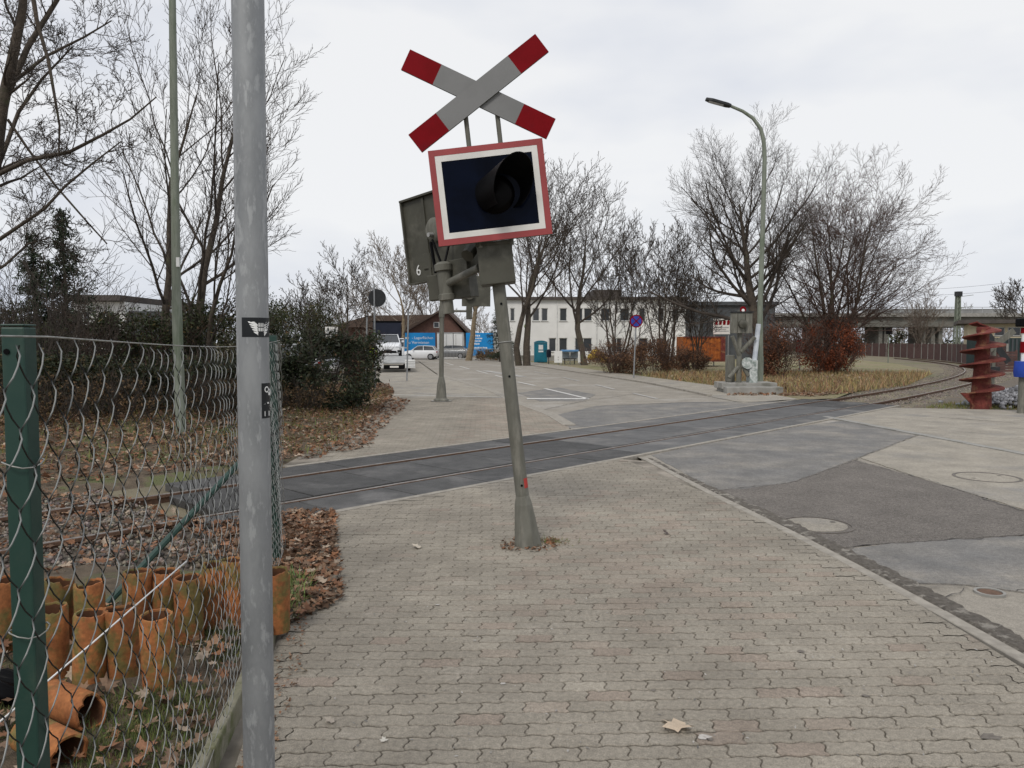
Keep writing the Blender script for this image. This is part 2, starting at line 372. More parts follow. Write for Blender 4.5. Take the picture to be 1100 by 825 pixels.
def brown(rng, n, light=0.25):
    base = np.array([[1, 1, 1], [1.25, 0.95, .8], [.7, .62, .55], [1.35, 1.25, 1.15], [1.1, .8, .62], [.5, .45, .42]])
    t = base[rng.integers(0, len(base), n)] * rng.uniform(.65, 1.25, (n, 1))
    lt = rng.random(n) < light * .4
    t[lt] = np.array([2.0, 2.4, 2.7]) * rng.uniform(.7, 1.1, (lt.sum(), 1))
    return t

def in_poly(P, poly):
    x, y = P[:, 0], P[:, 1]; ins = np.zeros(len(P), bool); j = len(poly) - 1
    for i in range(len(poly)):
        xi, yi = poly[i]; xj, yj = poly[j]
        c = ((yi > y) != (yj > y)) & (x < (xj - xi) * (y - yi) / (yj - yi + 1e-12) + xi)
        ins ^= c; j = i
    return ins

def sample_poly(rng, poly, n):
    A = np.array(poly); lo, hi = A.min(0), A.max(0); out = np.zeros((0, 2))
    while len(out) < n:
        p = rng.uniform(lo, hi, (n * 2, 2)); out = np.vstack([out, p[in_poly(p, poly)]])
    return out[:n]

def litter(name, label, poly, n, size, z=0.0, zf=None, seed=0, tilt=0.35, dens=None, thick=0.03, light=.25, parent=None):
    rng = np.random.default_rng(seed)
    p = sample_poly(rng, poly, n * (3 if dens else 1))
    if dens: p = p[rng.random(len(p)) < np.array([dens(*q) for q in p])][:n]
    n = len(p)
    zz = np.array([zf(*q) for q in p]) if zf else 0.0
    pos = np.column_stack([p, zz + z + 0.008 + rng.random(n) * thick])
    o = scatter(name, MAPLE_V, MAPLE_F, pos, rot_any(rng, n, tilt), rng.uniform(size * .55, size * 1.2, n), brown(rng, n, light), MT['leaf'], parent)
    return tag(o, label, 'leaves' if not parent else None, kind='stuff')

# ------------------------------------------------------------------ track alignment
TC = [9.70992413e-07, -1.85008996e-04, 5.99965098e-03, 8.82302282e-01, -1.17027202e+01]
_ty = np.arange(-2.0, 90.0, 0.1); _tx = np.polyval(TC, _ty)
_ts = np.concatenate([[0], np.cumsum(np.hypot(np.diff(_tx), np.diff(_ty)))])
def s_at_y(y): return float(np.interp(y, _ty, _ts))
def tpos(s, off=0.0):
    x = np.interp(s, _ts, _tx); y = np.interp(s, _ts, _ty)
    x2 = np.interp(s + .2, _ts, _tx); y2 = np.interp(s + .2, _ts, _ty)
    x1 = np.interp(s - .2, _ts, _tx); y1 = np.interp(s - .2, _ts, _ty)
    d = Vector((x2 - x1, y2 - y1)).normalized()
    return (x - d.y * off, y + d.x * off)          # off > 0 : far (left) side
def tdir(s):
    a, b = tpos(s - .2), tpos(s + .2); return math.atan2(b[1] - a[1], b[0] - a[0])

# ------------------------------------------------------------------ the setting: terrain, road, pavements
def poly_structure(name, poly, z, m):
    b = MB(); b.sheet(poly, z); return tag(b.build(name, m), kind='structure')

poly_structure('ground', [(-700, -60), (700, -60), (700, 1200), (-700, 1200)], -0.10, MT['ground'])

LEFT_ROAD = [(3.05, -4), (3.02, 2.2), (2.97, 4.34), (2.89, 5.41), (2.74, 6.93), (2.41, 9.3), (2.10, 12.16), (1.6, 14.6), (1.24, 16.6), (0.95, 19.55), (0.14, 23.5), (-0.7, 28.8), (-4.2, 43.7), (-8.8, 72.9), (-14, 96), (-24, 130)]
RIGHT_ROAD = [(9.1, -4), (8.9, 8), (8.56, 12.8), (7.8, 18.0), (7.2, 22), (6.7, 26.3), (6.1, 34), (4.63, 42.5), (3.1, 51), (0.77, 63.8), (-5.8, 95.7), (-14, 130)]
def strip_structure(name, A, B, z, m):
    b = MB(); n = 60
    def samp(P, t):
        d = [0]
        for p, q in zip(P, P[1:]): d.append(d[-1] + math.dist(p, q))
        return (np.interp(t * d[-1], d, [p[0] for p in P]), np.interp(t * d[-1], d, [p[1] for p in P]))
    pa = [samp(A, k / n) for k in range(n + 1)]; pb = [samp(B, k / n) for k in range(n + 1)]
    ia = [b.vert((*p, z)) for p in pa]; ib = [b.vert((*p, z)) for p in pb]
    for k in range(n): b.f.append([ia[k], ib[k], ib[k + 1], ia[k + 1]])
    return tag(b.build(name, m), kind='structure')
road = strip_structure('road', LEFT_ROAD, RIGHT_ROAD, -0.020, MT['asphalt'])
def off_line(P, d): return [(p[0] + d, p[1]) for p in P]
strip_structure('forecourt', [(8.92, -4), (8.72, 8), (8.38, 12.8), (7.9, 17.0), (7.75, 19.0), (9.6, 21.9)], [(40, -4), (40, 8), (34, 13), (26, 17.5), (20, 19.5), (10.9, 21.6)], -0.012, MT['asphalt_light'])
strip_structure('right_footpath', [(7.05, 23.4)] + RIGHT_ROAD[5:], [(9.3, 24.9), (9.25, 27.4), (8.4, 34), (6.9, 42.5), (5.4, 51), (3.2, 63.8), (-3.4, 95.7), (-11, 130)], -0.010, MT['asphalt_light'])
strip_structure('verge', [(9.2, 25.0), (9.2, 27.4), (8.4, 34), (6.9, 42.5), (5.4, 51), (3.2, 63.8), (-3.4, 95.7)], [(10.8, 25.6), (13.0, 29.2), (22, 41), (28, 52), (33, 66), (36, 80), (38, 96)], -0.04, MT['verge'])
strip_structure('left_footpath', [(-4.0, 25.5), (-4.4, 28.8), (-8, 43.7), (-12.5, 72.9), (-18, 96)], [(-0.15, 25.5), (-0.8, 28.8), (-4.3, 43.7), (-8.9, 72.9), (-14, 96)], -0.006, MT['asphalt_light'])
bank = MB()
def bank_z(x, y):
    yc = float(np.interp(x, _tx, _ty)) + 2.3
    xb = (-3.0 if y < 15 else (-3.1 - (y - 15) * 0.095 if y < 28.8 else -4.42 - (y - 28.8) * .25))
    return -0.014 + 0.35 * max(0, min(1, (31 - y) / 7)) * min(1, max(0, (y - yc - 2.5) / 5)) * min(1, max(0, (xb - .3 - x) / 2.5))
rng = np.random.default_rng(3)
_bx = np.linspace(-30, -1.9, 60); _by = np.linspace(8, 66, 60)
_gi = {}
for i, x in enumerate(_bx):
    for j, y in enumerate(_by):
        yc = np.interp(x, _tx, _ty) + 2.3
        yy = yc + (y - 8) * 0.9
        xb = (-3.0 if yy < 15 else (-3.1 - (yy - 15) * 0.095 if yy < 28.8 else -4.42 - (yy - 28.8) * .25))
        xr = min(x, xb)
        h = bank_z(x, yy) + rng.normal(0, .008)
        if j == 0: h = -.25
        _gi[i, j] = bank.vert((xr, yy, h))
for i in range(59):
    for j in range(59):
        bank.f.append([_gi[i, j], _gi[i + 1, j], _gi[i + 1, j + 1], _gi[i, j + 1]])
tag(bank.build('leafy_bank', MT['soil'], smooth=True), kind='structure')

# repairs in the asphalt
def patch(pix, m, z):
    P = [place(*p, z=z) for p in pix]; Q = []; rr = random.Random(len(pix) * 7 + int(pix[0][0]))
    for a, c in zip(P, P[1:] + P[:1]):
        n = max(1, int(math.dist(a, c) / .12))
        Q += [(a[0] + (c[0] - a[0]) * k / n + (rr.gauss(0, .009) if k else 0), a[1] + (c[1] - a[1]) * k / n + (rr.gauss(0, .009) if k else 0)) for k in range(n)]
    b = MB(); b.prism(Q, z - .03, z)
    return b.build('asphalt_patch', m, road)
patch([(700, 489), (800, 466), (905, 452), (986, 467), (910, 496), (850, 519), (800, 527), (768, 526)], MT['asphalt_blue'], -0.016)
patch([(768, 526), (800, 525), (850, 518), (918, 494), (1000, 517), (1110, 552), (1110, 574), (960, 583), (900, 588), (850, 576)], MT['asphalt_rough'], -0.012)
patch([(902, 591), (962, 583), (1110, 575), (1130, 640), (1040, 628), (970, 625)], MT['asphalt_blue'], -0.008)
patch([(925, 492), (990, 467), (1120, 492), (1120, 553), (1000, 517)], MT['asphalt_light'], -0.008)
patch([(612, 460), (596, 446), (640, 436), (735, 432), (852, 431), (700, 452)], MT['asphalt_blue'], -0.016)
patch([(556, 422), (600, 416), (640, 424), (626, 431), (580, 431)], MT['asphalt_blue'], -0.014)

# cracks and tar seams
def crack(pix, w, seed, m='tar'):
    rr = random.Random(seed); P = [place(*p, z=-.006) for p in pix]; pts = []
    for a, c in zip(P, P[1:]):
        n = max(2, int(math.dist(a, c) / .07))
        pts += [Vector((a[0] + (c[0] - a[0]) * k / n + rr.gauss(0, .018), a[1] + (c[1] - a[1]) * k / n + rr.gauss(0, .018), -.0065)) for k in range(n)]
    b = MB(); L_, R_ = [], []
    for k, p in enumerate(pts):
        d = pts[min(k + 1, len(pts) - 1)] - pts[max(k - 1, 0)]; nn = Vector((-d.y, d.x, 0)).normalized() * w * rr.uniform(.3, 1)
        L_.append(b.vert(p + nn)); R_.append(b.vert(p - nn))
    for k in range(len(pts) - 1): b.f.append([L_[k], R_[k], R_[k + 1], L_[k + 1]])
    return b.build('asphalt_crack', MT[m], road)
MT['tar'] = mat('tar', (.055, .05, .045), (.11, .10, .09), 12, .85, world_co=True)
MT['tar_soft'] = mat('tar_soft', (.13, .12, .108), (.19, .175, .155), 12, .85, world_co=True)
crack([(985, 636), (1010, 642), (1040, 632), (1046, 634)], .006, 1); crack([(1085, 634), (1140, 628)], .006, 2); crack([(960, 628), (1000, 630), (1047, 628)], .005, 3, 'tar_soft')
crack([(918, 494), (1000, 516), (1110, 552)], .016, 4, 'tar_soft'); crack([(768, 526), (850, 518), (918, 494)], .012, 5, 'tar_soft'); crack([(900, 589), (962, 583), (1110, 574)], .014, 6, 'tar')
crack([(986, 467), (910, 496)], .012, 7, 'tar_soft'); crack([(640, 436), (735, 432), (852, 431)], .03, 8, 'tar_soft'); crack([(990, 560), (1040, 548), (1090, 560)], .004, 9, 'tar_soft')
crack([(560, 445), (620, 432), (700, 420), (760, 425)], .02, 10, 'tar_soft'); crack([(930, 455), (1000, 460), (1100, 470)], .01, 11, 'tar_soft'); crack([(1010, 448), (1100, 455)], .03, 12, 'tar_soft')
# painted lines
def line_mark(name, p, q, w, m, z=-0.006, parent=road):
    p, q = Vector((*p, 0)), Vector((*q, 0)); d = (q - p).normalized(); n = Vector((-d.y, d.x, 0)) * w / 2
    b = MB(); b.face([(*(v)[:2], z) for v in (p - n, q - n, q + n, p + n)])
    return b.build(name, m, parent)
line_mark('stop_line', place(566, 428), place(632, 428), 0.42, MT['mark'])
for a, b_ in [((632, 428), (585, 417)), ((575, 414), (556, 410)), ((548, 407), (532, 403)), ((524, 401), (512, 398)), ((504, 396), (494, 393.5)), ((487, 392), (478, 389.5))]:
    line_mark('lane_line', place(*a), place(*b_), 0.13, MT['mark'])
for a, b_ in [((706, 428), (680, 422)), ((660, 418), (640, 413)), ((622, 409), (604, 405)), ((590, 402), (574, 399)), ((560, 396), (544, 393))]:
    line_mark('lane_line', place(*a), place(*b_), 0.12, MT['mark_thin'])
for k in range(5):
    p = place(520 + k * 7, 398 + k * 1.1); q = place(534 + k * 7, 400 + k * 1.1)
    if k % 2 == 0: line_mark('lane_line', p, q, 0.5, MT['mark_thin'], z=-.004)

# rough gutter along the near pavement, built as an uneven strip
gut = MB(); rng = np.random.default_rng(11)
GL = [(2.98, 2.2), (2.95, 4.34), (2.87, 5.41), (2.72, 6.93), (2.39, 9.3), (2.12, 11.6), (2.05, 12.2)]
def on(P, y): return float(np.interp(y, [p[1] for p in P], [p[0] for p in P]))
ys = np.arange(2.2, 12.2, 0.05)
rows = []
for y in ys:
    x0 = on(GL, y) + 0.10; w = 0.20 * min(1, max(.35, (12.4 - y) / 4)) + rng.normal(0, .012)
    rows.append([gut.vert((x0 + w * t, y, -0.017 + (0.012 + rng.random() * 0.012 if 0.05 < t < 0.95 else -.004))) for t in (0, .18, .36, .54, .72, .9, 1)])
for a, b_ in zip(rows, rows[1:]):
    for k in range(6): gut.f.append([a[k], a[k + 1], b_[k + 1], b_[k]])
gut.build('gutter_strip', MT['gutter'], road)

# ------------------------------------------------------------------ pavement of wavy pavers
PL, PW = 0.225, 0.1125
PROT = R(2.2)
def paver_outline(g):
    pts = []
    def wave(x): return 0.0078 * math.sin(4 * math.pi * x / PL)
    def ess(y): return 0.013 * math.sin(2 * math.pi * y / PW)
    nx, ny = 10, 5
    hx, hy = PL / 2, PW / 2
    for k in range(nx): x = -hx + PL * k / nx; pts.append((x, -hy + wave(x)))
    for k in range(ny): y = -hy + PW * k / ny; pts.append((hx + ess(y), y))
    for k in range(nx): x = hx - PL * k / nx; pts.append((x, hy + wave(x)))
    for k in range(ny): y = hy - PW * k / ny; pts.append((-hx + ess(y), y))
    return [(x * (1 - 2 * g / PL), y * (1 - 2 * (g * 1.35 + .0006) / PW)) for x, y in pts]
PO_IN, PO_OUT = paver_outline(0.0062), paver_outline(0.0022)

def clip_convex(poly, planes):
    for (px, py, nx, ny) in planes:          # keep (p - P).n <= 0
        out = []
        for i in range(len(poly)):
            a, b = poly[i], poly[(i + 1) % len(poly)]
            da = (a[0] - px) * nx + (a[1] - py) * ny; db = (b[0] - px) * nx + (b[1] - py) * ny
            if da <= 0: out.append(a)
            if (da < 0 < db) or (db < 0 < da):
                t = da / (da - db); out.append((a[0] + (b[0] - a[0]) * t, a[1] + (b[1] - a[1]) * t))
        poly = out
        if len(poly) < 3: return []
    return poly
def planes_of(poly):                          # counter-clockwise convex polygon
    P = []
    for a, b in zip(poly, poly[1:] + poly[:1]):
        P.append((a[0], a[1], b[1] - a[1], -(b[0] - a[0])))
    return P

def add_paver(mb, cx, cy, dz, rz, clip=None, tilt=(0, 0)):
    c, s = math.cos(rz), math.sin(rz)
    def W(p): return (cx + p[0] * c - p[1] * s, cy + p[0] * s + p[1] * c)
    a = [W(p) for p in PO_IN]; b = [W(p) for p in PO_OUT]
    if clip:
        b = clip_convex(b, clip)
        if len(b) < 3: return
        mb.f.append([mb.vert((*p, dz - .001)) for p in b]); return
    z = lambda p: dz + (p[0] - cx) * tilt[0] + (p[1] - cy) * tilt[1]
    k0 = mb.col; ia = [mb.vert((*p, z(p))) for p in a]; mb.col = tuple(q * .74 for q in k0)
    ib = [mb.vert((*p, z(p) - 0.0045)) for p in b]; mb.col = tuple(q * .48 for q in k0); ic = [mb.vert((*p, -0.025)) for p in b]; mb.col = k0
    mb.f.append(ia); n = len(ia)
    for k in range(n):
        mb.f.append([ib[k], ib[(k + 1) % n], ia[(k + 1) % n], ia[k]])
        mb.f.append([ic[k], ic[(k + 1) % n], ib[(k + 1) % n], ib[k]])

def paver_tint(x, y, r):
    red = 0.0
    d1 = math.exp(-(((x - 1.0 - (y - 6) * 0.12) / 1.1) ** 2)) * math.exp(-(((y - 6.6) / 2.6) ** 2))
    d2 = 0.55 if y > 12 and x > -1.2 else 0
    if r.random() < 0.02 + 0.7 * d1 + d2: red = r.uniform(.2, .75)
    v = r.uniform(.95, 1.05)
    if x < -0.75: v *= 0.93
    if r.random() < .06: v *= r.uniform(1.05, 1.14)
    return (v * (1 + .05 * red), v * (1 - .05 * red), v * (1 - .06 * red))

def lay_pavers(region, n_single, parent, seed):
    r = random.Random(seed); pl = planes_of(region)
    A = np.array(region); c, s = math.cos(PROT), math.sin(PROT)
    lst = []
    y0, y1 = A[:, 1].min() - .5, A[:, 1].max() + .5; x0, x1 = A[:, 0].min() - 1, A[:, 0].max() + 1
    for j in range(int((y1 - y0) / PW) + 6):
        for i in range(int((x1 - x0) / PL) + 4):
            u = x0 + i * PL + (PL / 2 if j % 2 else 0); v = y0 - .3 + j * PW
            x, y = u * c - v * s, u * s + v * c
            dm = max(((x - p[0]) * p[2] + (y - p[1]) * p[3]) / math.hypot(p[2], p[3]) for p in pl)
            if dm > 0.13: continue
            lst.append((x, y, dm > -0.13))
    lst.sort(key=lambda q: q[1] + (50 if q[2] else 0) + (30 if abs(q[0]) > 0.70 * q[1] or q[1] < 2.85 else 0))
    bank_meshes = {}
    rest = MB(); rest.use = True
    for k, (x, y, border) in enumerate(lst):
        t = paver_tint(x, y, r); dz = r.gauss(0, .0012)
        if k < n_single and not border:
            key = (round(t[0] * 12), round((t[0] - t[2]) * 10))
            if key not in bank_meshes:
                m1 = MB(); m1.tint(t); add_paver(m1, 0, 0, 0, 0); bank_meshes[key] = m1.mesh('paver', MT['paver'])
            o = bpy.data.objects.new('paver', bank_meshes[key]); COL.objects.link(o); o.parent = parent
            o.location = (x, y, dz); o.rotation_euler = (r.gauss(0, .008), r.gauss(0, .005), PROT + r.gauss(0, .006))
        else:
            rest.tint(t)
            if abs(x) > 0.72 * y + .6 and y > 0: continue
            add_paver(rest, x, y, dz, PROT + r.gauss(0, .005), pl if border else None, (r.gauss(0, .004), r.gauss(0, .006)))
    tag(rest.build('pavers', MT['paver'], parent), kind='stuff')

NEAR_REG = [(-1.10, 2.35), (2.98, 2.35), (2.87, 5.41), (2.72, 6.93), (2.39, 9.3), (2.10, 11.9), (1.98, 12.1), (-2.42, 8.22), (-1.95, 8.1)]
NEAR_CLIP = [(-1.20, 2.35), (2.96, 2.35), (2.87, 5.41), (2.72, 6.93), (2.39, 9.3), (2.08, 12.12), (-2.42, 7.95)]
def edge_off(s, off): return tpos(s, off)
ss = [s_at_y(y) for y in np.linspace(6.8, 14.4, 20)]
near_line = [p for p in (tpos(s, -1.60) for s in ss) if -2.35 < p[0] < 2.10]
pave = poly_structure('pavement', [(-1.12, 1.0), (2.98, 1.0), (2.87, 5.41), (2.72, 6.93), (2.39, 9.3), (2.10, 11.9)] + [p for p in reversed(near_line)] + [(-1.98, 8.4)], -0.0095, MT['joint'])
def lin(p, q): return p, q
pa, pb = near_line[0], near_line[-1]
NEAR_CLIP = [(-1.05, 2.35), (2.96, 2.35), (2.87, 5.41), (2.72, 6.93), (2.39, 9.3), (pb[0], pb[1]), (pa[0], pa[1])]
lay_pavers(NEAR_CLIP, 300, pave, 5)
far_line = [p for p in (tpos(s_at_y(y), 1.60) for y in np.linspace(7, 19, 50)) if -3.6 < p[0] < 1.40]
fa, fb = far_line[0], far_line[-1]
far_pave = poly_structure('far_pavement', far_line + [(1.24, 16.9), (0.95, 19.55), (0.14, 23.48), (-0.2, 25.4), (-4.0, 25.4), (-3.6, 21), (-3.45, 14.7)], -0.0075, MT['joint'])
lay_pavers([fa, fb, (0.98, 19.55), (0.14, 23.48), (-0.2, 25.4), (-4.0, 25.4), (-3.4, 17)], 0, far_pave, 8)
line_mark('pavement_line', place(423, 424), place(546, 427), 0.12, MT['mark'], z=0.002, parent=far_pave)

# stains on the paving
def stain(px, py, r, m, seed):
    rr = random.Random(seed); x, y = place(px, py); b = MB()
    b.face([(x + r * rr.uniform(.5, 1.2) * math.cos(a), y + .8 * r * rr.uniform(.5, 1.2) * math.sin(a), .0035) for a in np.linspace(0, 5.9, 14)]); b.build('stain', m, pave)
_wh, _dk = mat('stain_pale', (.5, .48, .44), (.33, .3, .27), 60, .9, world_co=True), mat('stain_dark', (.12, .105, .09), (.19, .17, .145), 50, .9, world_co=True)
for k, (px, py, r, m) in enumerate([(757, 792, .034, _wh), (763, 795, .02, _dk), (1064, 792, .05, _dk), (624, 657, .012, _dk), (860, 700, .03, _dk), (540, 735, .018, _wh), (930, 748, .022, _dk), (470, 650, .02, _wh), (590, 700, .014, _dk), (702, 742, .016, _dk)]): stain(px, py, r, m, k)

# flush kerb stones along the pavement edge
def kerb_row(P, w, length, z0, z1, parent, name='kerb_stone', m='kerb', gap=.006, bev=.006):
    d = [0]
    for p, q in zip(P, P[1:]): d.append(d[-1] + math.dist(p, q))
    X = [p[0] for p in P]; Y = [p[1] for p in P]; s = 0; me = None
    while s + length * .6 < d[-1]:
        e = min(s + length, d[-1])
        a = Vector((np.interp(s, d, X), np.interp(s, d, Y), 0)); b = Vector((np.interp(e, d, X), np.interp(e, d, Y), 0))
        L = (b - a).length - gap
        if me is None or abs(L - (length - gap)) > .004:
            mb = MB(); mb.box((-L / 2, -w / 2, z0), (L / 2, w / 2, z1)); m2 = mb.mesh(name, MT[m])
            if abs(L - (length - gap)) <= .004: me = m2
        else: m2 = me
        o = link(name, m2, parent, True); o.location = ((a.x + b.x) / 2, (a.y + b.y) / 2, random.Random(int(s * 100)).gauss(0, .002))
        o.rotation_euler.z = math.atan2(b.y - a.y, b.x - a.x)
        bv = o.modifiers.new('bevel', 'BEVEL'); bv.width = bev; bv.segments = 1
        s = e
random.seed(4)
kerb_row([(p[0] + .05, p[1]) for p in GL], 0.10, 1.0, -.12, 0.003, pave)
kerb_row([(1.27, 17.05), (1.15, 18.2), (1.0, 19.55), (0.7, 21), (0.14, 23.48), (-0.7, 28.8), (-2.4, 36), (-4.2, 43.7)], 0.30, 1.0, -.12, 0.008, far_pave)
kerb_row([(8.9, 5), (8.74, 9), (8.45, 12.8), (7.95, 17.0), (7.75, 19.0)], 0.16, 1.0, -.12, 0.012, road, m='concrete')
kerb_row([(6.78, 26.3), (6.2, 34), (4.73, 42.5), (3.2, 51), (0.87, 63.8)], 0.18, 1.0, -.12, 0.05, road)

# manhole covers
def manhole(label, x, y, r, lid_m, dark=True):
    t = thing('manhole_cover', label, 'manhole cover', (x, y, -0.012))
    z = -0.008
    b = MB(); b.lathe([(r, z - .04), (r, z + .004), (r * .90, z + .004), (r * .90, z - .012)], 40, frame((x, y, 0)), (False, False)); b.build('frame_ring', MT['manhole_ring'], t)
    b = MB(); b.lathe([(r * .895, z - .03), (r * .895, z - .005), (r * .83, z - .005), (r * .83, z - .014)], 40, frame((x, y, 0)), (False, False)); b.build('seat_ring', MT['black'], t)
    b = MB(); b.lathe([(r * .80, z - .03), (r * .80, z + .001), (r * .78, z + .003)], 40, frame((x, y, 0))); lid = b.build('lid', MT[lid_m], t)
    for a in (0.4, 3.5):
        b = MB(); b.cbox((x + r * .6 * math.cos(a), y + r * .6 * math.sin(a), z + .0045), (.05, .03, .001)); b.build('lifting_slot', MT['black'], lid)
manhole('large round manhole cover with concrete lid in the dark rough asphalt', 3.10, 7.74, 0.37, 'asphalt_light')
manhole('round manhole cover in pale asphalt near the right edge of the road', 6.52, 10.47, 0.42, 'asphalt_light')
t = thing('valve_cover', 'small oval metal valve cover in cracked asphalt beside the gutter', 'valve cover', (3.55, 5.62, -.01))
b = MB(); b.lathe([(.105, -.03), (.105, -.002), (.085, -.002), (.085, -.015)], 28, frame((3.55, 5.62, 0)), (False, False)); b.build('frame_ring', MT['concrete'], t)
b = MB(); b.lathe([(.082, -.03), (.082, -.009), (.07, -.006)], 28, frame((3.55, 5.62, 0))); b.build('lid', MT['rail'], t)

# ------------------------------------------------------------------ level crossing, rails, sleepers, ballast
rb = MT['rubber'].node_tree; _N, _L = rb.nodes, rb.links
_g = _N.new('ShaderNodeNewGeometry'); _mp = _N.new('ShaderNodeMapping'); _mp.inputs['Rotation'].default_value = (0, 0, R(-46)); _mp.inputs['Scale'].default_value = (38, 38, 38)
_L.new(_g.outputs['Position'], _mp.inputs[0])
_ck = _N.new('ShaderNodeTexWave'); _ck.wave_type = 'BANDS'; _ck.bands_direction = 'X'; _ck.inputs['Scale'].default_value = 0.5; _L.new(_mp.outputs[0], _ck.inputs['Vector'])
_ck2 = _N.new('ShaderNodeTexWave'); _ck2.wave_type = 'BANDS'; _ck2.bands_direction = 'Y'; _ck2.inputs['Scale'].default_value = 0.5; _L.new(_mp.outputs[0], _ck2.inputs['Vector'])
_mm = _N.new('ShaderNodeMath'); _mm.operation = 'MULTIPLY'; _L.new(_ck.outputs['Fac'], _mm.inputs[0]); _L.new(_ck2.outputs['Fac'], _mm.inputs[1])
_bp = _N.new('ShaderNodeBump'); _bp.inputs['Strength'].default_value = 0.8; _bp.inputs['Distance'].default_value = 0.006; _L.new(_mm.outputs[0], _bp.inputs['Height'])
_L.new(_bp.outputs[0], _N['Principled BSDF'].inputs['Normal'])

CR0, CR1 = s_at_y(8.5), s_at_y(23.4)
crossing = tag(thing('level_crossing', 'dark rubber level crossing panels laid across the road', 'level crossing', (*tpos(CR0), 0)))
def band(mb, s0, s1, o0, o1, z0, z1, n=2):
    ra = []
    for k in range(n + 1):
        s = s0 + (s1 - s0) * k / n; p, q = tpos(s, o0), tpos(s, o1)
        ra.append([mb.vert((*p, z0)), mb.vert((*q, z0)), mb.vert((*q, z1)), mb.vert((*p, z1))])
    for a, b in zip(ra, ra[1:]):
        for j in range(4): mb.f.append([a[j], a[(j + 1) % 4], b[(j + 1) % 4], b[j]])
    mb.f.append(ra[0][::-1]); mb.f.append(ra[-1])
npan = int((CR1 - CR0) / 1.2)
for i in range(npan):
    a = CR0 + (CR1 - CR0) * i / npan; b_ = CR0 + (CR1 - CR0) * (i + 1) / npan
    for o0, o1, sh in ((-1.49, -.80, 0), (-.63, .63, .3), (.80, 1.49, .6)):
        mb = MB(); band(mb, a + .010 + sh, b_ - .010 + sh, o0, o1, -.1, 0.0 + random.Random(i * 3 + int(o0 * 9)).gauss(0, .0015))
        o = mb.build('rubber_panel', MT['rubber' if not (1.1 < tpos(a)[0] < 7.9) else 'rubber_worn'], crossing)
        bv = o.modifiers.new('bevel', 'BEVEL'); bv.width = .006; bv.segments = 1; bv.limit_method = 'ANGLE'
    for o0, o1 in ((-1.60, -1.505), (1.505, 1.60)):
        if tpos(a, o0)[0] < (-3.6 if o0 > 0 else -2.9): continue
        mb = MB(); band(mb, a + .004, b_ - .004, o0, o1, -.12, 0.004); mb.build('edge_beam', MT['kerb'], crossing)

track = thing('railway_track', 'rusty single railway track curving across the road and away', 'railway track', (*tpos(s_at_y(3)), 0))
RAILP = [(-.07, -.172), (.07, -.172), (.07, -.162), (.012, -.145), (.012, -.045), (.036, -.035), (.036, -.003), (.028, 0), (-.028, 0), (-.036, -.003), (-.036, -.035), (-.012, -.045), (-.012, -.145), (-.07, -.162)]
def rail(off, s0, s1, z):
    rings = []; mb = MB(); tb = MB()
    n = int((s1 - s0) / .5)
    tr = []
    for k in range(n + 1):
        s = s0 + (s1 - s0) * k / n
        rings.append([mb.vert((*tpos(s, off + p[0]), z + p[1])) for p in RAILP])
        tr.append([tb.vert((*tpos(s, off - .030), z + .0015)), tb.vert((*tpos(s, off + .030), z + .0015))])
    for a, b in zip(rings, rings[1:]):
        for j in range(len(RAILP)): mb.f.append([a[j], a[(j + 1) % 14], b[(j + 1) % 14], b[j]])
    for a, b in zip(tr, tr[1:]): tb.f.append([a[1], a[0], b[0], b[1]])
    r = mb.build('rail', MT['rail'], track); tb.build('running_surface', MT['railtop'], r)
S0, S1 = s_at_y(1.0), s_at_y(88)
for off in (-.7535, .7535): rail(off, S0, S1, 0.005)
slp = MB(); slp.cbox((0, 0, -.19), (.26, 2.5, .14)); slm = slp.mesh('sleeper', MT['sleeper'])
s = S0
while s < S1:
    if not (CR0 - .2 < s < CR1 + .2):
        o = link('sleeper', slm, track); o.location = (*tpos(s), 0.0)
        o.rotation_euler.z = tdir(s); o.matrix_parent_inverse = wmat(track).inverted()
    s += .65
def bed(name, s0, s1, w0, w1, z):
    mb = MB(); n = int((s1 - s0) / .7); prev = None; rr = random.Random(2)
    for k in range(n + 1):
        s = s0 + (s1 - s0) * k / n
        row = [mb.vert((*tpos(s, o), zz + rr.gauss(0, .01))) for o, zz in ((-w0, z - .05), (-w0 * .75, z), (-.95, z + .02), (-.5, z), (0, z + .015), (.5, z), (.95, z + .02), (w1 * .75, z), (w1, z - .05))]
        if prev:
            for j in range(8): mb.f.append([prev[j], row[j], row[j + 1], prev[j + 1]])
        prev = row
    return tag(mb.build(name, MT['ballast_ground'], smooth=True), kind='structure')
bed('track_bed', S0, CR0 - .02, 2.4, 2.8, -.10)
bed('far_track_bed', CR1 + .4, S1, 2.0, 2.2, -.11)
def stones(name, label, s0, s1, w0, w1, n, r0, r1, z, seed):
    rng = np.random.default_rng(seed)
    s = rng.uniform(s0, s1, n); o = rng.uniform(-w0, w1, n)
    P = np.array([tpos(a, b) for a, b in zip(s, o)])
    pos = np.column_stack([P, z + rng.uniform(-.012, .02, n) + .02 * (np.abs(np.abs(o) - .95) < .3)])
    tv = rng.uniform(.55, 1.5, (n, 1)) * np.array([[1, 1, 1]]) + rng.normal(0, .05, (n, 3))
    ob = scatter(name, STONE_V, STONE_F, pos, rot_any(rng, n), rng.uniform(r0, r1, (n, 3)), tv, MT['ballast'])
    return tag(ob, label, 'gravel', kind='stuff')
stones('track_gravel', 'brown ballast gravel around the rails behind the wire fence', S0 + 2, CR0, 2.4, 2.6, 13000, .014, .036, -.08, 1)
stones('far_track_gravel', 'reddish brown ballast gravel along the curving track', CR1 + .3, s_at_y(60), 1.9, 2.0, 12000, .02, .05, -.115, 2)

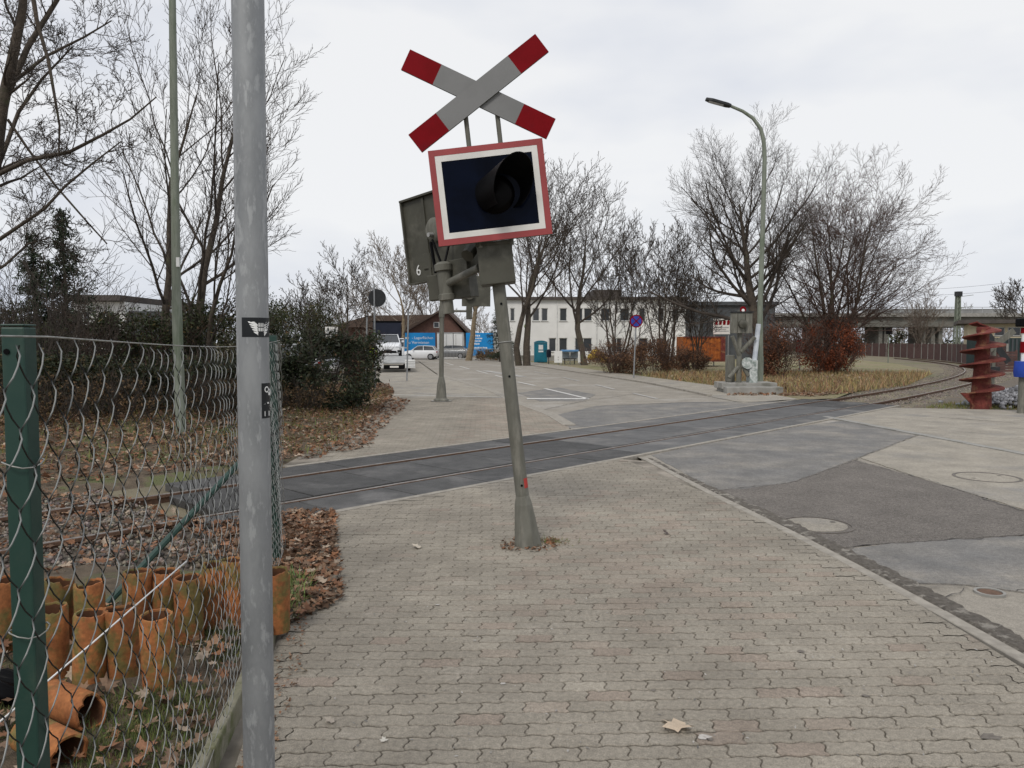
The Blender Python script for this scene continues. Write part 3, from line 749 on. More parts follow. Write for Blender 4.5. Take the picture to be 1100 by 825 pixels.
# ------------------------------------------------------------------ garden bed behind the wire fence, with edging
bed_m = MB(); rng = np.random.default_rng(21); gi = {}
NX, NY = 46, 60
def bed_right(y): return -1.17 - (y - 2.2) * 0.133
def bed_z(x, y): return 0.055 + 0.02 * math.sin(x * 5 + y * 3)
for j in range(NY):
    y = 0.6 + (6.35 - 0.6) * j / (NY - 1)
    for i in range(NX):
        x = bed_right(y) - 0.03 - i * 0.085
        z = bed_z(x, y) + rng.normal(0, .008)
        if i == 0: z = 0.03
        gi[i, j] = bed_m.vert((x, y - 0.0, min(z, z if y < 5.6 else z - (y - 5.6) * .12)))
for j in range(NY - 1):
    for i in range(NX - 1): bed_m.f.append([gi[i, j], gi[i, j + 1], gi[i + 1, j + 1], gi[i + 1, j]])
tag(bed_m.build('garden_bed', MT['soil'], smooth=True), kind='structure')
edge = thing('garden_edging', 'mossy concrete edging boards between paved path and garden bed', 'edging', (-1.3, 3.9, 0))
y = 1.2; k = 0
while y < 5.2:
    y2 = min(y + 1.0, 5.3)
    a = Vector((bed_right(y) + .0, y, 0)); b_ = Vector((bed_right(y2), y2, 0)); L = (b_ - a).length - .008
    mb = MB(); m = frame(((a + b_) / 2)[:], math.atan2(b_.y - a.y, b_.x - a.x)) @ Matrix.Rotation(R(random.Random(k).uniform(-2, 2)), 4, 'X')
    mb.cbox((0, 0.0, -.03), (L, .055, .29), m); o = mb.build('edging_board', MT['edging'], edge, bevel=.012)
    y = y2; k += 1

# ------------------------------------------------------------------ chain link fence
FA, FB = Vector((-1.005, 1.57, 0)), Vector((-1.97, 6.35, 0))
FDIR = (FB - FA).normalized(); FN = Vector((FDIR.y, -FDIR.x, 0))        # towards the path
FH = 1.86
fence = thing('wire_fence', 'green chain link fence with pale and dark wire strands in front of the railway track', 'fence', FA[:])
wm = MB(); wm.use = True
P_ = 0.060; PV = 0.078; start = -0.75; Lf = (FB - FA).length
ncol = int((Lf - start) / P_); nrow = int(1.74 / PV)
rr = random.Random(6)
LIGHT, DARK = (0.24, 0.245, 0.232), (0.010, 0.012, 0.011)  # sky light put into the colour: front strands pale, back strands near black
def sag(u, z): return -0.035 * math.sin(math.pi * max(0, min(1, u / Lf))) * (z / FH) + .012 * math.sin(u * 5.1 + z * 3)
def belly(u, z): return 0.05 * math.sin(math.pi * max(0, min(1, u / Lf))) * math.sin(math.pi * z / FH) + .01 * math.sin(u * 7 + z * 5)
for i in range(ncol):
    pts = []; cols = []
    ph = i % 2
    for j in range(nrow + 1):
        for q in range(4):
            t = (j + q / 4)
            if t > nrow: break
            jj, fr = int(t), t - int(t)
            right = ((jj + ph) % 2 == 0)
            e = fr if right else 1 - fr
            bulge = math.sin(math.pi * fr)
            u = start + (i + e + (0.10 if e > .5 else -.10) * (abs(e - .5) * 2) ** 3) * P_ 
            z = FH - .005 - nrow * PV + t * PV
            d = (0.006 + 0.007 * bulge) * (1 if right else -0.6)
            if right: u -= 0.005 * bulge
            pts.append(FA + FDIR * u + FN * (0.045 + d + belly(u, z)) + Vector((0, 0, z + sag(u, z))))
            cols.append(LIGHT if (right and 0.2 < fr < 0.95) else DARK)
    n = 3; side = FN; prev = None
    for k, p in enumerate(pts):
        t = pts[min(k + 1, len(pts) - 1)] - pts[max(k - 1, 0)]; t.normalize()
        s_ = (FN - t * FN.dot(t)).normalized(); u_ = t.cross(s_)
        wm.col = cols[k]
        ring = [wm.vert(p + (s_ * math.cos(a) + u_ * math.sin(a)) * 0.0018) for a in (0, 2.094, 4.189)]
        if prev:
            for q in range(3): wm.f.append([prev[q], prev[(q + 1) % 3], ring[(q + 1) % 3], ring[q]])
        prev = ring
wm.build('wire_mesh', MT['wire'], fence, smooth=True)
MT['wire_plain'] = mat('wire_plain', (0.36, 0.36, 0.34), (0.22, 0.22, 0.2), 30, 0.45, metal=0.3, spec=.5)
def fw(u, z, d=.05): return FA + FDIR * u + FN * d + Vector((0, 0, z))
for z, sg in ((FH, .035), (.1, .0)):
    mb = MB(); mb.tube([fw(start + (Lf - start) * k / 30, z - sg * math.sin(math.pi * max(0, (start + (Lf - start) * k / 30)) / Lf), .055 + (.05 if .5 < z < 1.5 else 0) * math.sin(math.pi * max(0, (start + (Lf - start) * k / 30)) / Lf)) for k in range(31)], .0021, 5)
    mb.build('tension_wire', MT['wire_plain'], fence, smooth=True)
mb = MB(); mb.tube([deep(200, 603, 2.4), deep(100, 690, 1.9), deep(-20, 792, 1.5)], .0022, 6)
mb.build('brace_wire', MT['white_paint'], fence, smooth=True)
def fence_post(base, h, w, rz, name='post', caps=True):
    mb = MB(); m = frame(base, rz)
    mb.box((-w / 2, -w / 2, -.3), (w / 2, w / 2, h), m); p = mb.build(name, MT['green_post'], fence, bevel=.004)
    mb = MB(); mb.cbox((0, 0, h + .0035), (w + .001, w + .001, .004), m); mb.build('cap', MT['green_post'], p, bevel=.002)
    mb = MB()
    for z in (h - .05, h * .5): mb.lathe([(.006, -w / 2 - .003), (.006, -w / 2)], 8, m @ Matrix.Translation((-w * .25, 0, z)) @ Matrix.Rotation(R(-90), 4, 'X'))
    mb.build('bolt_hole', MT['black'], p)
    return p
fence_post(FA[:], 1.88, .046, R(4))
fence_post(FB[:], 1.90, .062, R(10))
# leaning strut of the far corner post
a, b_ = FB + Vector((-.03, -.02, 1.12)), Vector((*place(100, 668), 0.02))
mb = MB(); mb.tube([a, (a + b_) / 2, b_], .024, 8); mb.build('strut', MT['green_post'], fence, autosmooth=40)
mb = MB(); mb.cbox((0, 0, 0), (.09, .09, .05), frame(a[:], R(10))); mb.build('clamp', MT['green_post'], fence, bevel=.008)
mb = MB()
for k in range(5):
    z = 0.2 + k * .35
    c = FA + FN * .0; mb.tube([c + Vector((.037 * math.cos(q), .037 * math.sin(q), z + .006 * math.sin(q * 2))) for q in np.linspace(0, 6.28, 13)], .0018, 4, cap=False)
mb.build('binding_wire', MT['wire_plain'], fence, smooth=True)
# tangle of loose mesh tied round the far corner post
mb = MB(); rr = random.Random(9)
for k in range(14):
    pts = []; z = 1.85; ang = rr.uniform(0, 6.28); rad = rr.uniform(.045, .075)
    while z > .1:
        pts.append(FB + Vector((rad * math.cos(ang), rad * math.sin(ang) , z))); ang += rr.uniform(.1, .5); z -= rr.uniform(.03, .06)
    mb.tube(pts, .0018, 3, cap=False)
mb.build('loose_wire', MT['wire_plain'], fence, smooth=True)

# ------------------------------------------------------------------ clay drain pipes behind the fence
pr_o, pr_i = .082, .066
def pipe_mesh(h, seed, broken=False):
    r = random.Random(seed); mb = MB(); n = 28
    prof = [(pr_o, 0), (pr_o * 1.0, h * .5), (pr_o * 1.015, h - .012), (pr_o - .003, h), (pr_i + .003, h), (pr_i, h - .01), (pr_i, 0.02)]
    jag = [r.uniform(-.004, .004) for _ in range(n)]
    for _ in range(r.choice((0, 1, 2))):
        j0 = r.randrange(n); dp = r.uniform(.015, .035)
        for q in range(r.randint(2, 5)): jag[(j0 + q) % n] -= dp * r.uniform(.6, 1)
    if broken: jag = [-.05 * max(0, math.sin(2 * math.pi * j / n)) + r.uniform(-.015, .01) for j in range(n)]
    rings = []
    for q, (rad, z) in enumerate(prof):
        rings.append([mb.vert((rad * math.cos(2 * math.pi * j / n), rad * math.sin(2 * math.pi * j / n), z + (jag[j] if q in (2, 3, 4, 5) else 0))) for j in range(n)])
    for a, b in zip(rings, rings[1:]):
        for j in range(n): mb.f.append([a[j], a[(j + 1) % n], b[(j + 1) % n], b[j]])
    mb.f.append(rings[0][::-1]); mb.f.append(rings[-1])
    me = mb.mesh('clay_pipe', MT['clay'], True); me.materials.append(MT['clay_inner_shade'])
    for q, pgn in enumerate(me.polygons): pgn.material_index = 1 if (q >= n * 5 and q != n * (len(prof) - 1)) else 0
    me.set_sharp_from_angle(angle=R(35)); return me
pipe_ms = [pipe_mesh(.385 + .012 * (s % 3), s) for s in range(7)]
PIPES = [ # px, py of the base in the photo, label
 (96, 734, 'upright orange clay pipe directly behind the two lying pipes'),
 (136, 728, 'upright orange clay pipe between two others in the front row'),
 (172, 740, 'upright clay pipe with yellow green moss, right end of the front row'),
 (57, 726, 'upright clay pipe half hidden by the near green fence post'),
 (98, 696, 'upright clay pipe in the second row beside the slanting strut foot'),
 (146, 684, 'upright clay pipe in the back row just right of the strut'),
 (176, 678, 'upright clay pipe touching its neighbour, third from right before the pole'),
 (204, 686, 'tall clean orange clay pipe standing forward in the back row'),
 (228, 671, 'upright clay pipe just left of the grey pole'),
 (252, 668, 'upright clay pipe partly behind left edge of the grey pole'),
 (297, 676, 'upright mossy clay pipe right of the grey pole at fence corner'),
 (62, 692, 'upright clay pipe showing behind the near green fence post'),
 (8, 694, 'broad clay pipe at the left edge of the picture'),
]
CAM = Vector((0, 0, CAM_H))
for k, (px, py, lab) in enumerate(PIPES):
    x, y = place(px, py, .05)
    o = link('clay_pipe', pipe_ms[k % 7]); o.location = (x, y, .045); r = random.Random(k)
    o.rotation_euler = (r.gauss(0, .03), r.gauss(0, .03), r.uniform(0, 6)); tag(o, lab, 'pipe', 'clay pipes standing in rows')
bro = pipe_mesh(.34, 17, True)
for (px, py, rz, lab) in ((62, 752, R(-30), 'broken clay pipe lying on its side, upper of the two'), (38, 786, R(-32), 'broken clay pipe lying on its side, lower of the two')):
    x, y = place(px, py, .13); o = link('clay_pipe', bro); o.location = (x - .03, y + .0, .125 + (.02 if py < 760 else 0))
    o.rotation_euler = (R(90), R(40 if py < 760 else 200), R(90) + rz); tag(o, lab, 'pipe', 'clay pipes lying on the ground')
mb = MB(); c = place(14, 752, .05)
for q in range(9):
    mb.tube([(c[0] - .5, c[1] - .06 + .02 * q, .06), (c[0] - .1, c[1] - .05 + .018 * q, .12 + .02 * math.sin(q)), (c[0] + .06, c[1] - .06 + .02 * q, .08)], .035, 6)
tag(mb.build('plastic_sheet', MT['black'], smooth=True), 'crumpled black plastic sheet on the ground behind near post', 'plastic sheet')

# grass, moss and leaves in the garden bed
rng = np.random.default_rng(31)
def grass(name, label, P, h0, h1, tl=(.6, 1.4), col=(1, 1, 1), zf=None, lean=.4, m='grass'):
    n = len(P); z = np.array([zf(*p) for p in P]) if zf else np.zeros(n)
    pos = np.column_stack([P, z]); t = rng.uniform(tl[0], tl[1], (n, 1)) * np.array([col]) * (1 + rng.normal(0, .12, (n, 3)))
    h = rng.uniform(h0, h1, n); scl = np.column_stack([np.maximum(h, .06) * 1.3, h, h])
    o = scatter(name, BLADE_V, BLADE_F, pos, rot_any(rng, n, lean), scl, t, MT[m])
    return tag(o, label, 'grass', kind='stuff')
GB = [(bed_right(2.4) - .05, 2.4), (bed_right(5.2) - .05, 5.2), (-2.4, 5.4), (-3.2, 4.6), (-2.6, 2.4)]
P = sample_poly(rng, GB, 26000)
k = np.sin(P[:, 0] * 7.1 + 1.3) + np.sin(P[:, 1] * 5.7) + np.sin(P[:, 0] * 3 + P[:, 1] * 4) + rng.normal(0, .5, len(P))
right = np.exp(-((P[:, 0] - np.array([bed_right(y) - .22 for y in P[:, 1]])) / .22) ** 2)
P = P[(k + 1.2 * right) > .75]
grass('bed_grass', 'short green grass and moss in the fenced garden bed', P, .02, .07, zf=lambda x, y: bed_z(x, y) - .005, lean=.5, col=(1.05, 1.0, .95))
litter('bed_leaves', 'brown maple leaves lying in the garden bed', GB, 420, .062, .065, None, 41, tilt=.5, thick=.05)

# ------------------------------------------------------------------ grey galvanised pole in the foreground
PX, PY = -0.713, 2.10
pole = thing('steel_pole', 'thick galvanised grey steel pole close to camera with two black stickers', 'pole', (PX, PY, 0))
PR = 0.0425
LEAN = Matrix.Translation((PX, PY, 0)) @ Matrix.Rotation(R(0.2), 4, "Y")
mb = MB(); mb.lathe([(PR, -.2), (PR, 1), (PR, 2), (PR * .99, 4.6)], 32, LEAN); mb.build('shaft', MT['galv'], pole, autosmooth=60)
mb = MB(); mb.lathe([(PR + .03, -.01), (PR + .028, .02), (PR + .004, .035)], 32, LEAN); mb.build('collar', MT['galv'], pole, autosmooth=40)
mb = MB(); mb.lathe([(PR + .006, 4.6), (PR + .006, 4.62), (.01, 4.64)], 24, LEAN); mb.build('cap', MT['lamp_dark'], pole, autosmooth=40)
cam_ang = math.atan2(-PY, -PX)            # direction from pole to camera
def wrap(mb, a0, a1, z0, z1, r, n=10):
    for k in range(n):
        t0, t1 = a0 + (a1 - a0) * k / n, a0 + (a1 - a0) * (k + 1) / n
        mb.face([LEAN @ Vector((r * math.cos(t), r * math.sin(t), z)) for t, z in ((t0, z0), (t1, z0), (t1, z1), (t0, z1))])
def wrap_poly(mb, poly, a0, z0, aw, zh, r):
    mb.face([LEAN @ Vector((r * math.cos(a0 + p[0] * aw), r * math.sin(a0 + p[0] * aw), z0 + p[1] * zh)) for p in poly])
zc = lambda py: deep(272, py, PY - .04).z
# winged badge sticker: wraps round to the right
sa0, sa1 = cam_ang - R(40), cam_ang + R(95)
mb = MB(); wrap(mb, sa0, sa1, zc(362), zc(341), PR + .0006, 16); st = mb.build('winged_sticker', MT['sticker'], pole)
mb = MB(); aw = sa1 - sa0; zz, zh = zc(362), zc(341) - zc(362)
for f in range(5):                        # feathers of the left wing
    y1 = .80 - f * .13; x0 = .17 + f * .035
    wrap_poly(mb, [(x0, y1), (x0 + .17 - f * .01, y1 - .02), (.42, y1 - .16), (.42, y1 - .24), (x0 + .12, y1 - .13), (x0 + .03, y1 - .07)], sa0, zz, aw, zh, PR + .0012)
for k in range(3):
    wrap_poly(mb, [(.44 + k * .055, .30), (.475 + k * .055, .30), (.475 + k * .055, .48), (.44 + k * .055, .48)], sa0, zz, aw, zh, PR + .0012)
    wrap_poly(mb, [(.44 + k * .055, .53), (.475 + k * .055, .53), (.47 + k * .055, .72), (.445 + k * .055, .72)], sa0, zz, aw, zh, PR + .0012)
for f in range(5):
    y1 = .80 - f * .13; x0 = .86 - f * .035
    wrap_poly(mb, [(.61, y1 - .24), (.61, y1 - .16), (x0 - .17 + f * .01, y1 - .02), (x0, y1), (x0 - .03, y1 - .07), (x0 - .12, y1 - .13)], sa0, zz, aw, zh, PR + .0012)
mb.build('badge_print', MT['white_paint'], st)
sa0, sa1 = cam_ang + R(28), cam_ang + R(105)
mb = MB(); wrap(mb, sa0, sa1, zc(450), zc(412), PR + .0006, 12); st = mb.build('scribble_sticker', MT['sticker'], pole)
mb = MB(); aw = sa1 - sa0; zz, zh = zc(450), zc(412) - zc(450)
def ringp(cx, cy, rx, ry, w, n=12):
    for k in range(n):
        a, b = 2 * math.pi * k / n, 2 * math.pi * (k + 1) / n
        wrap_poly(mb, [(cx + rx * math.cos(a), cy + ry * math.sin(a)), (cx + rx * math.cos(b), cy + ry * math.sin(b)), (cx + (rx - w) * math.cos(b), cy + (ry - w * .7) * math.sin(b)), (cx + (rx - w) * math.cos(a), cy + (ry - w * .7) * math.sin(a))], sa0, zz, aw, zh, PR + .0012)
ringp(.3, .82, .15, .09, .05); ringp(.48, .76, .12, .08, .05)
wrap_poly(mb, [(.4, .66), (.62, .80), (.85, .9), (.8, .74), (.6, .64)], sa0, zz, aw, zh, PR + .0012)
wrap_poly(mb, [(.12, .40), (.4, .46), (.7, .38), (.42, .41)], sa0, zz, aw, zh, PR + .0012)
wrap_poly(mb, [(.45, .34), (.7, .46), (.9, .3), (.6, .24)], sa0, zz, aw, zh, PR + .0012)
wrap_poly(mb, [(.14, .06), (.5, .06), (.5, .20), (.14, .20)], sa0, zz, aw, zh, PR + .0012)
mb.build('scribble_print', MT['white_paint'], st)

# ------------------------------------------------------------------ leaning crossing signal with St Andrew's cross
SB = Vector((0.145, 6.92, 0))
sig = thing('crossing_signal', 'leaning level crossing signal with red and white cross and dark lamp board', 'railway signal', SB[:])
T = Matrix.Translation(SB) @ Matrix.Rotation(R(-6.4), 4, 'Y')      # local z runs up the leaning post
mb = MB()
mb.lathe([(.060, .25), (.060, 1.2), (.058, 2.45)], 20, T); post = mb.build('post', MT['olive_post'], sig, autosmooth=50)
mb = MB(); hat = [(.135, -.02), (.128, .03), (.085, .38), (.066, .45), (.060, .46)]
mb.lathe(hat, 8, T @ Matrix.Rotation(R(22.5), 4, 'Z')); mb.build('base_shoe', MT['olive_post'], post, bevel=.006)
mb = MB()
for a in (0, 90, 180, 270): 
    mb.cbox((0, -.105, .17), (.02, .035, .36), T @ Matrix.Rotation(R(a + 20), 4, 'Z') @ Matrix.Rotation(R(-6.5), 4, 'X'))
mb.build('shoe_rib', MT['olive_post'], post, bevel=.004)
mb = MB()
for z in (.56, 1.55, 2.2): mb.lathe([(.011, 0), (.011, .004)], 10, T @ Matrix.Translation((.005, -.0605, z)) @ Matrix.Rotation(R(90), 4, 'X'))
mb.build('bolt_hole', MT['black'], post)
mb = MB(); mb.lathe([(.0612, .52), (.0612, .60)], 20, T, (False, False)); 
pm = MB()
for k in range(4):
    a0, a1 = R(-62 + k * 14), R(-62 + (k + 1) * 14)
    pm.face([T @ Vector((.0612 * math.cos(a), .0612 * math.sin(a), z)) for a, z in ((a0, .53), (a1, .53), (a1, .62), (a0, .62))])
pm.build('red_mark', mat('red_mark', (.45, .05, .04), None, 8, .6), post)
mb = MB(); mb.tube([T @ Vector((.0625 * math.cos(a), .0625 * math.sin(a), 1.86)) for a in np.linspace(0, 6.28, 17)], .004, 4, cap=False); mb.build('strap', MT['steel'], post, smooth=True)
# junction box on the post under the board
mb = MB(); mb.box((-.155, -.13, 2.375), (.155, .16, 2.72), T); jb = mb.build('junction_box', MT['olive'], sig, bevel=.008)
mb = MB(); mb.box((-.165, -.14, 2.715), (.165, .17, 2.745), T); mb.build('box_lid', MT['olive'], jb, bevel=.006)
# lamp board
BZ = 3.145; BW, BH = .985, .815; BY = -.24
def board_rect(w, h, y0, y1, m, name, parent, bev=.004):
    mb = MB(); mb.box((-w / 2, y0, BZ - h / 2), (w / 2, y1, BZ + h / 2), T @ Matrix.Translation((.02, 0, 0)) ); return mb.build(name, m, parent, bevel=bev)
back = board_rect(BW, BH, BY, BY + .05, MT['olive'], 'lamp_board', sig)
def frame_strip(w, h, t, y, m, name):
    f = MB(); X = T @ Matrix.Translation((.02, 0, 0))
    for (x0, x1, z0, z1) in ((-w / 2, w / 2, h / 2 - t, h / 2), (-w / 2, w / 2, -h / 2, -h / 2 + t), (-w / 2, -w / 2 + t, -h / 2 + t, h / 2 - t), (w / 2 - t, w / 2, -h / 2 + t, h / 2 - t)):
        f.box((x0, y - .006, BZ + z0), (x1, y, BZ + z1), X)
    return f.build(name, m, back)
frame_strip(BW, BH, .052, BY - .002, MT['border_red'], 'red_border')
frame_strip(BW - .106, BH - .106, .05, BY - .001, MT['sign_white'], 'white_border')
board_rect(BW - .200, BH - .200, BY - .004, BY - .001, MT['sign_black'], 'dark_face', back, 0)
# visor hood over the lamp, aimed at the road
hd = MB(); C0 = Vector((.06, BY - .006, BZ - .02)); ax = Vector((.56, -.80, .14)).normalized()
side = ax.cross(Vector((0, 0, 1))).normalized(); up = side.cross(ax)
def hood_ring(d, r, a): return T @ (C0 + ax * d + (side * math.cos(a) + up * math.sin(a)) * r)
n = 28; ro = []; ri = []
for k in range(n + 1):
    a = R(-50) + R(280) * k / n
    top = .5 + .5 * math.sin(a)
    f = .14 + .30 * top
    ro.append([hd.vert(hood_ring(0.0 - .05, .172, a)), hd.vert(hood_ring(f * .5, .186, a)), hd.vert(hood_ring(f, .198, a))])
    ri.append([hd.vert(hood_ring(0.0 - .05, .166, a)), hd.vert(hood_ring(f * .5, .180, a)), hd.vert(hood_ring(f, .192, a))])
for k in range(n):
    for q in range(2):
        hd.f.append([ro[k][q], ro[k + 1][q], ro[k + 1][q + 1], ro[k][q + 1]]); hd.f.append([ri[k][q], ri[k][q + 1], ri[k + 1][q + 1], ri[k + 1][q]])
    hd.f.append([ro[k][2], ro[k + 1][2], ri[k + 1][2], ri[k][2]])
for k in (0, n):
    for q in range(2): hd.f.append([ro[k][q], ro[k][q + 1], ri[k][q + 1], ri[k][q]])
hd.build('visor', MT['black'], back, autosmooth=50)
mb = MB(); mb.lathe([(.168, -.002), (.168, .004), (.12, .012), (.0, .02)], 28, T @ Matrix.Translation(C0) @ Matrix.Rotation(R(90), 4, 'X'), (True, False))
mb.build('lens', mat('lens', (.003, .002, .002), None, 6, .3, spec=.06), back, smooth=True)
# rods carrying the cross
for px_ in (-.12, .155):
    mb = MB(); mb.tube([T @ Vector((px_, -.12, 2.7)), T @ Vector((px_, -.12, 4.02))], .021, 10); mb.build('cross_rod', MT['olive_post'], sig, autosmooth=50)
# the cross: two planks with red ends
def plank(ang, y, name):
    L, W = 1.385, .190
    X = T @ Matrix.Translation((.012, y, 4.005)) @ Matrix.Rotation(ang, 4, 'Y')
    mb = MB(); mb.box((-L / 2, 0, -W / 2), (L / 2, .022, W / 2), X); p = mb.build(name, MT['olive'], sig, bevel=.003)
    mb = MB(); mb.box((-L / 2 + .30, -.003, -W / 2 + .001), (L / 2 - .30, -.0005, W / 2 - .001), X); mb.build('grey_face', MT['sign_grey'], p)
    for s_ in (-1, 1):
        a, b = sorted((s_ * (L / 2 - .001), s_ * (L / 2 - .30)))
        mb = MB(); mb.box((a, -.003, -W / 2 + .001), (b, -.0005, W / 2 - .001), X); mb.build('red_end', MT['sign_red'], p)
plank(R(-31.5), -.185, 'cross_plank'); plank(R(31.5), -.160, 'cross_plank')
# second board, turned away, on a side arm
side_c = T.inverted() @ Vector((-.665, 7.55, 2.90))
T2 = T @ Matrix.Translation(side_c) @ Matrix.Rotation(R(-43), 4, 'Z')
mb = MB(); mb.box((-.56, 0, -.41), (.56, .06, .41), T2); b2 = mb.build('side_board', MT['olive'], sig, bevel=.006)
fl = MB()
for lo, hi in (((-.575, -.03, -.415), (-.555, .08, .415)), ((.555, -.03, -.415), (.575, .08, .415)), ((-.575, -.035, .41), (.575, .09, .43)), ((-.575, -.03, -.425), (.575, .08, -.412))): fl.box(lo, hi, T2)
fl.build('board_flange', MT['olive'], b2)
for x in (-.26, .3):
    mb = MB(); mb.box((x, -.014, -.40), (x + .03, 0, .40), T2); mb.build('stiffener', MT['olive'], b2)
mb = MB(); mb.box((-.34, -.012, -.30), (-.22, -.002, -.15), T2); mb.build('hatch', MT['olive'], b2, bevel=.004)
mb = MB(); mb.lathe([(.12, 0), (.12, .05), (.10, .07), (.05, .075)], 24, T2 @ Matrix.Translation((-.08, 0, .05)) @ Matrix.Rotation(R(90), 4, 'X')); mb.build('lamp_housing', MT['olive_post'], b2, autosmooth=40)
mb = MB(); mb.tube([T2 @ Vector((-.08, -.075, .0)), T2 @ Vector((-.08, -.13, .0))], .022, 10); mb.build('housing_bolt', MT['steel'], b2, autosmooth=40)
def text_mesh(txt, size, m, M, name, parent, align='CENTER', ext=.002):
    cu = bpy.data.curves.new('text', 'FONT'); cu.body = txt; cu.size = size; cu.align_x = align; cu.align_y = 'CENTER'; cu.extrude = ext; cu.resolution_u = 3
    o = bpy.data.objects.new('text', cu); COL.objects.link(o); bpy.context.view_layer.update()
    me = bpy.data.meshes.new_from_object(o.evaluated_get(bpy.context.evaluated_depsgraph_get())); bpy.data.objects.remove(o)
    me.transform(M); me.materials.clear(); me.materials.append(m); me.name = name
    return link(name, me, parent)
text_mesh('6', .15, MT['white_paint'], T2 @ Matrix.Translation((-.43, -.004, -.30)) @ Matrix.Rotation(R(90), 4, 'X'), 'number_print', b2)
# fitting and arm between the boards
fc = T.inverted() @ deep(478, 303, 7.35)
TF = T @ Matrix.Translation(fc)
mb = MB(); mb.lathe([(.055, -.30), (.055, -.18), (.078, -.17), (.078, -.12), (.066, -.11), (.066, .10), (.086, .11), (.086, .165), (.05, .19), (.02, .195)], 20, TF); ft = mb.build('arm_fitting', MT['olive_post'], sig, autosmooth=40)
a = T @ Vector((-.155, .05, 2.55)); b_ = TF @ Vector((.02, -.02, -.02))
mb = MB(); mb.tube([a, b_], .036, 14); mb.build('side_arm', MT['olive_post'], sig, autosmooth=50)
for dx in (-.05, .06):
    mb = MB(); mb.tube([TF @ Vector((dx * .3, 0, .18)), TF @ Vector((dx * 1.6, .08, .42))], .012, 6); mb.build('stay', MT['black'], ft)
mb = MB(); mb.box((-.17, .02, -.16), (-.03, .16, .08), TF); mb.build('relay_box', MT['olive'], ft, bevel=.008)
mb = MB(); mb.box((.04, .04, -.17), (.24, .20, .20), TF @ Matrix.Rotation(R(-30), 4, 'Z')); mb.build('relay_box', MT['olive'], ft, bevel=.008)
mb = MB(); mb.tube([TF @ Vector((-.08, .04, .10)), TF @ Vector((-.10, .10, .40))], .016, 8); mb.build('cable_pipe', MT['black'], ft)
mb = MB(); mb.tube([T @ Vector((-.25, .0, 2.66)), T @ Vector((-.20, .08, 2.73))], .06, 10); mb.build('cable_gland', MT['olive'], sig)

# ------------------------------------------------------------------ the same kind of signal across the track
FS = Vector((-2.2, 23.85, 0)); sig2 = thing('crossing_signal', 'thin crossing signal post standing beyond the track in front of the road', 'railway signal', FS[:])
X = Matrix.Translation(FS) @ Matrix.Rotation(R(.6), 4, 'Y')
mb = MB(); mb.lathe([(.075, .4), (.068, 3.6)], 16, X); mb.build('post', MT['olive_post'], sig2, autosmooth=50)
mb = MB(); mb.lathe([(.24, -.02), (.24, .06), (.17, .10), (.13, .55), (.085, .75), (.07, .77)], 8, X); mb.build('base_shoe', MT['olive_post'], sig2, bevel=.01)
mb = MB(); mb.lathe([(.09, 2.6), (.09, 2.95)], 14, X); mb.build('arm_fitting', MT['olive_post'], sig2)
mb = MB(); mb.tube([X @ Vector((0, 0, 2.80)), X @ Vector((.85, .02, 2.80))], .035, 8); mb.build('side_arm', MT['olive_post'], sig2)
mb = MB(); mb.box((.62, -.05, 2.95), (1.5, .02, 3.88), X); bb = mb.build('lamp_board', MT['olive'], sig2, bevel=.01)
mb = MB(); mb.lathe([(.15, 0), (.15, .12), (.08, .16)], 16, X @ Matrix.Translation((.86, -.05, 3.3)) @ Matrix.Rotation(R(90), 4, 'X')); mb.build('lamp_housing', MT['olive_post'], bb, autosmooth=40)
mb = MB(); mb.box((.76, -.1, 2.55), (.94, .1, 2.95), X); mb.build('relay_box', MT['olive'], sig2, bevel=.01)
mb = MB(); mb.lathe([(.30, 0), (.33, .015)], 20, Matrix.Translation((FS.x, FS.y, .003))); mb.build('ground_plate', MT['concrete'], sig2)

# ------------------------------------------------------------------ trees and shrubs
def grow(mbT, mbC, base, d0, L0, r0, rng, nch, ang, ratio, tmin=.35, trop=.05, wob=.12, rmin=.006, taper=.35, sides=(8, 5, 4, 3, 3), trunk_lv=0, droop=0.0):
    up = Vector((0, 0, 1))
    def br(p, d, L, r, lv):
        ns = (7, 6, 4, 3, 2)[min(lv, 4)]
        pts = [p.copy()]; rad = [r]; dirs = [d.copy()]
        for k in range(ns):
            d = d + Vector((rng.gauss(0, wob), rng.gauss(0, wob), rng.gauss(0, wob))) + up * (trop if lv < 3 else trop - droop)
            d.normalize(); p = p + d * (L / ns); pts.append(p.copy()); dirs.append(d.copy())
            rad.append(max(rmin * .7, r * (1 - (1 - (taper if lv else .12)) * (k + 1) / ns)))
        (mbT if lv <= trunk_lv else mbC).tube(pts, rad, sides[min(lv, 4)], cap=False)
        if lv >= len(nch): return
        n = nch[lv]; az = rng.uniform(0, 6.28)
        for k in range(n):
            t = tmin + (1 - tmin) * ((k + rng.random() * .9) / n) if lv == 0 else .2 + .8 * (k + rng.random()) / n
            f = t * ns; i = min(int(f), ns - 1); q = pts[i].lerp(pts[i + 1], f - i); dd = dirs[min(i + 1, ns)]
            rl = rad[i] + (rad[i + 1] - rad[i]) * (f - i)
            az += 2.4 + rng.uniform(-.5, .5)
            s = dd.orthogonal().normalized(); s2 = dd.cross(s)
            a = R(ang[lv]) * rng.uniform(.7, 1.25) * (1.15 - .45 * t)
            nd = dd * math.cos(a) + (s * math.cos(az) + s2 * math.sin(az)) * math.sin(a)
            br(q, nd.normalized(), L * ratio[lv] * rng.uniform(.75, 1.2) * (1.15 - .45 * t if lv == 0 else 1.1 - .35 * t), max(rmin, rl * (.46 if lv == 0 else .5)), lv + 1)
    br(Vector(base), Vector(d0).normalized(), L0, r0, 0)

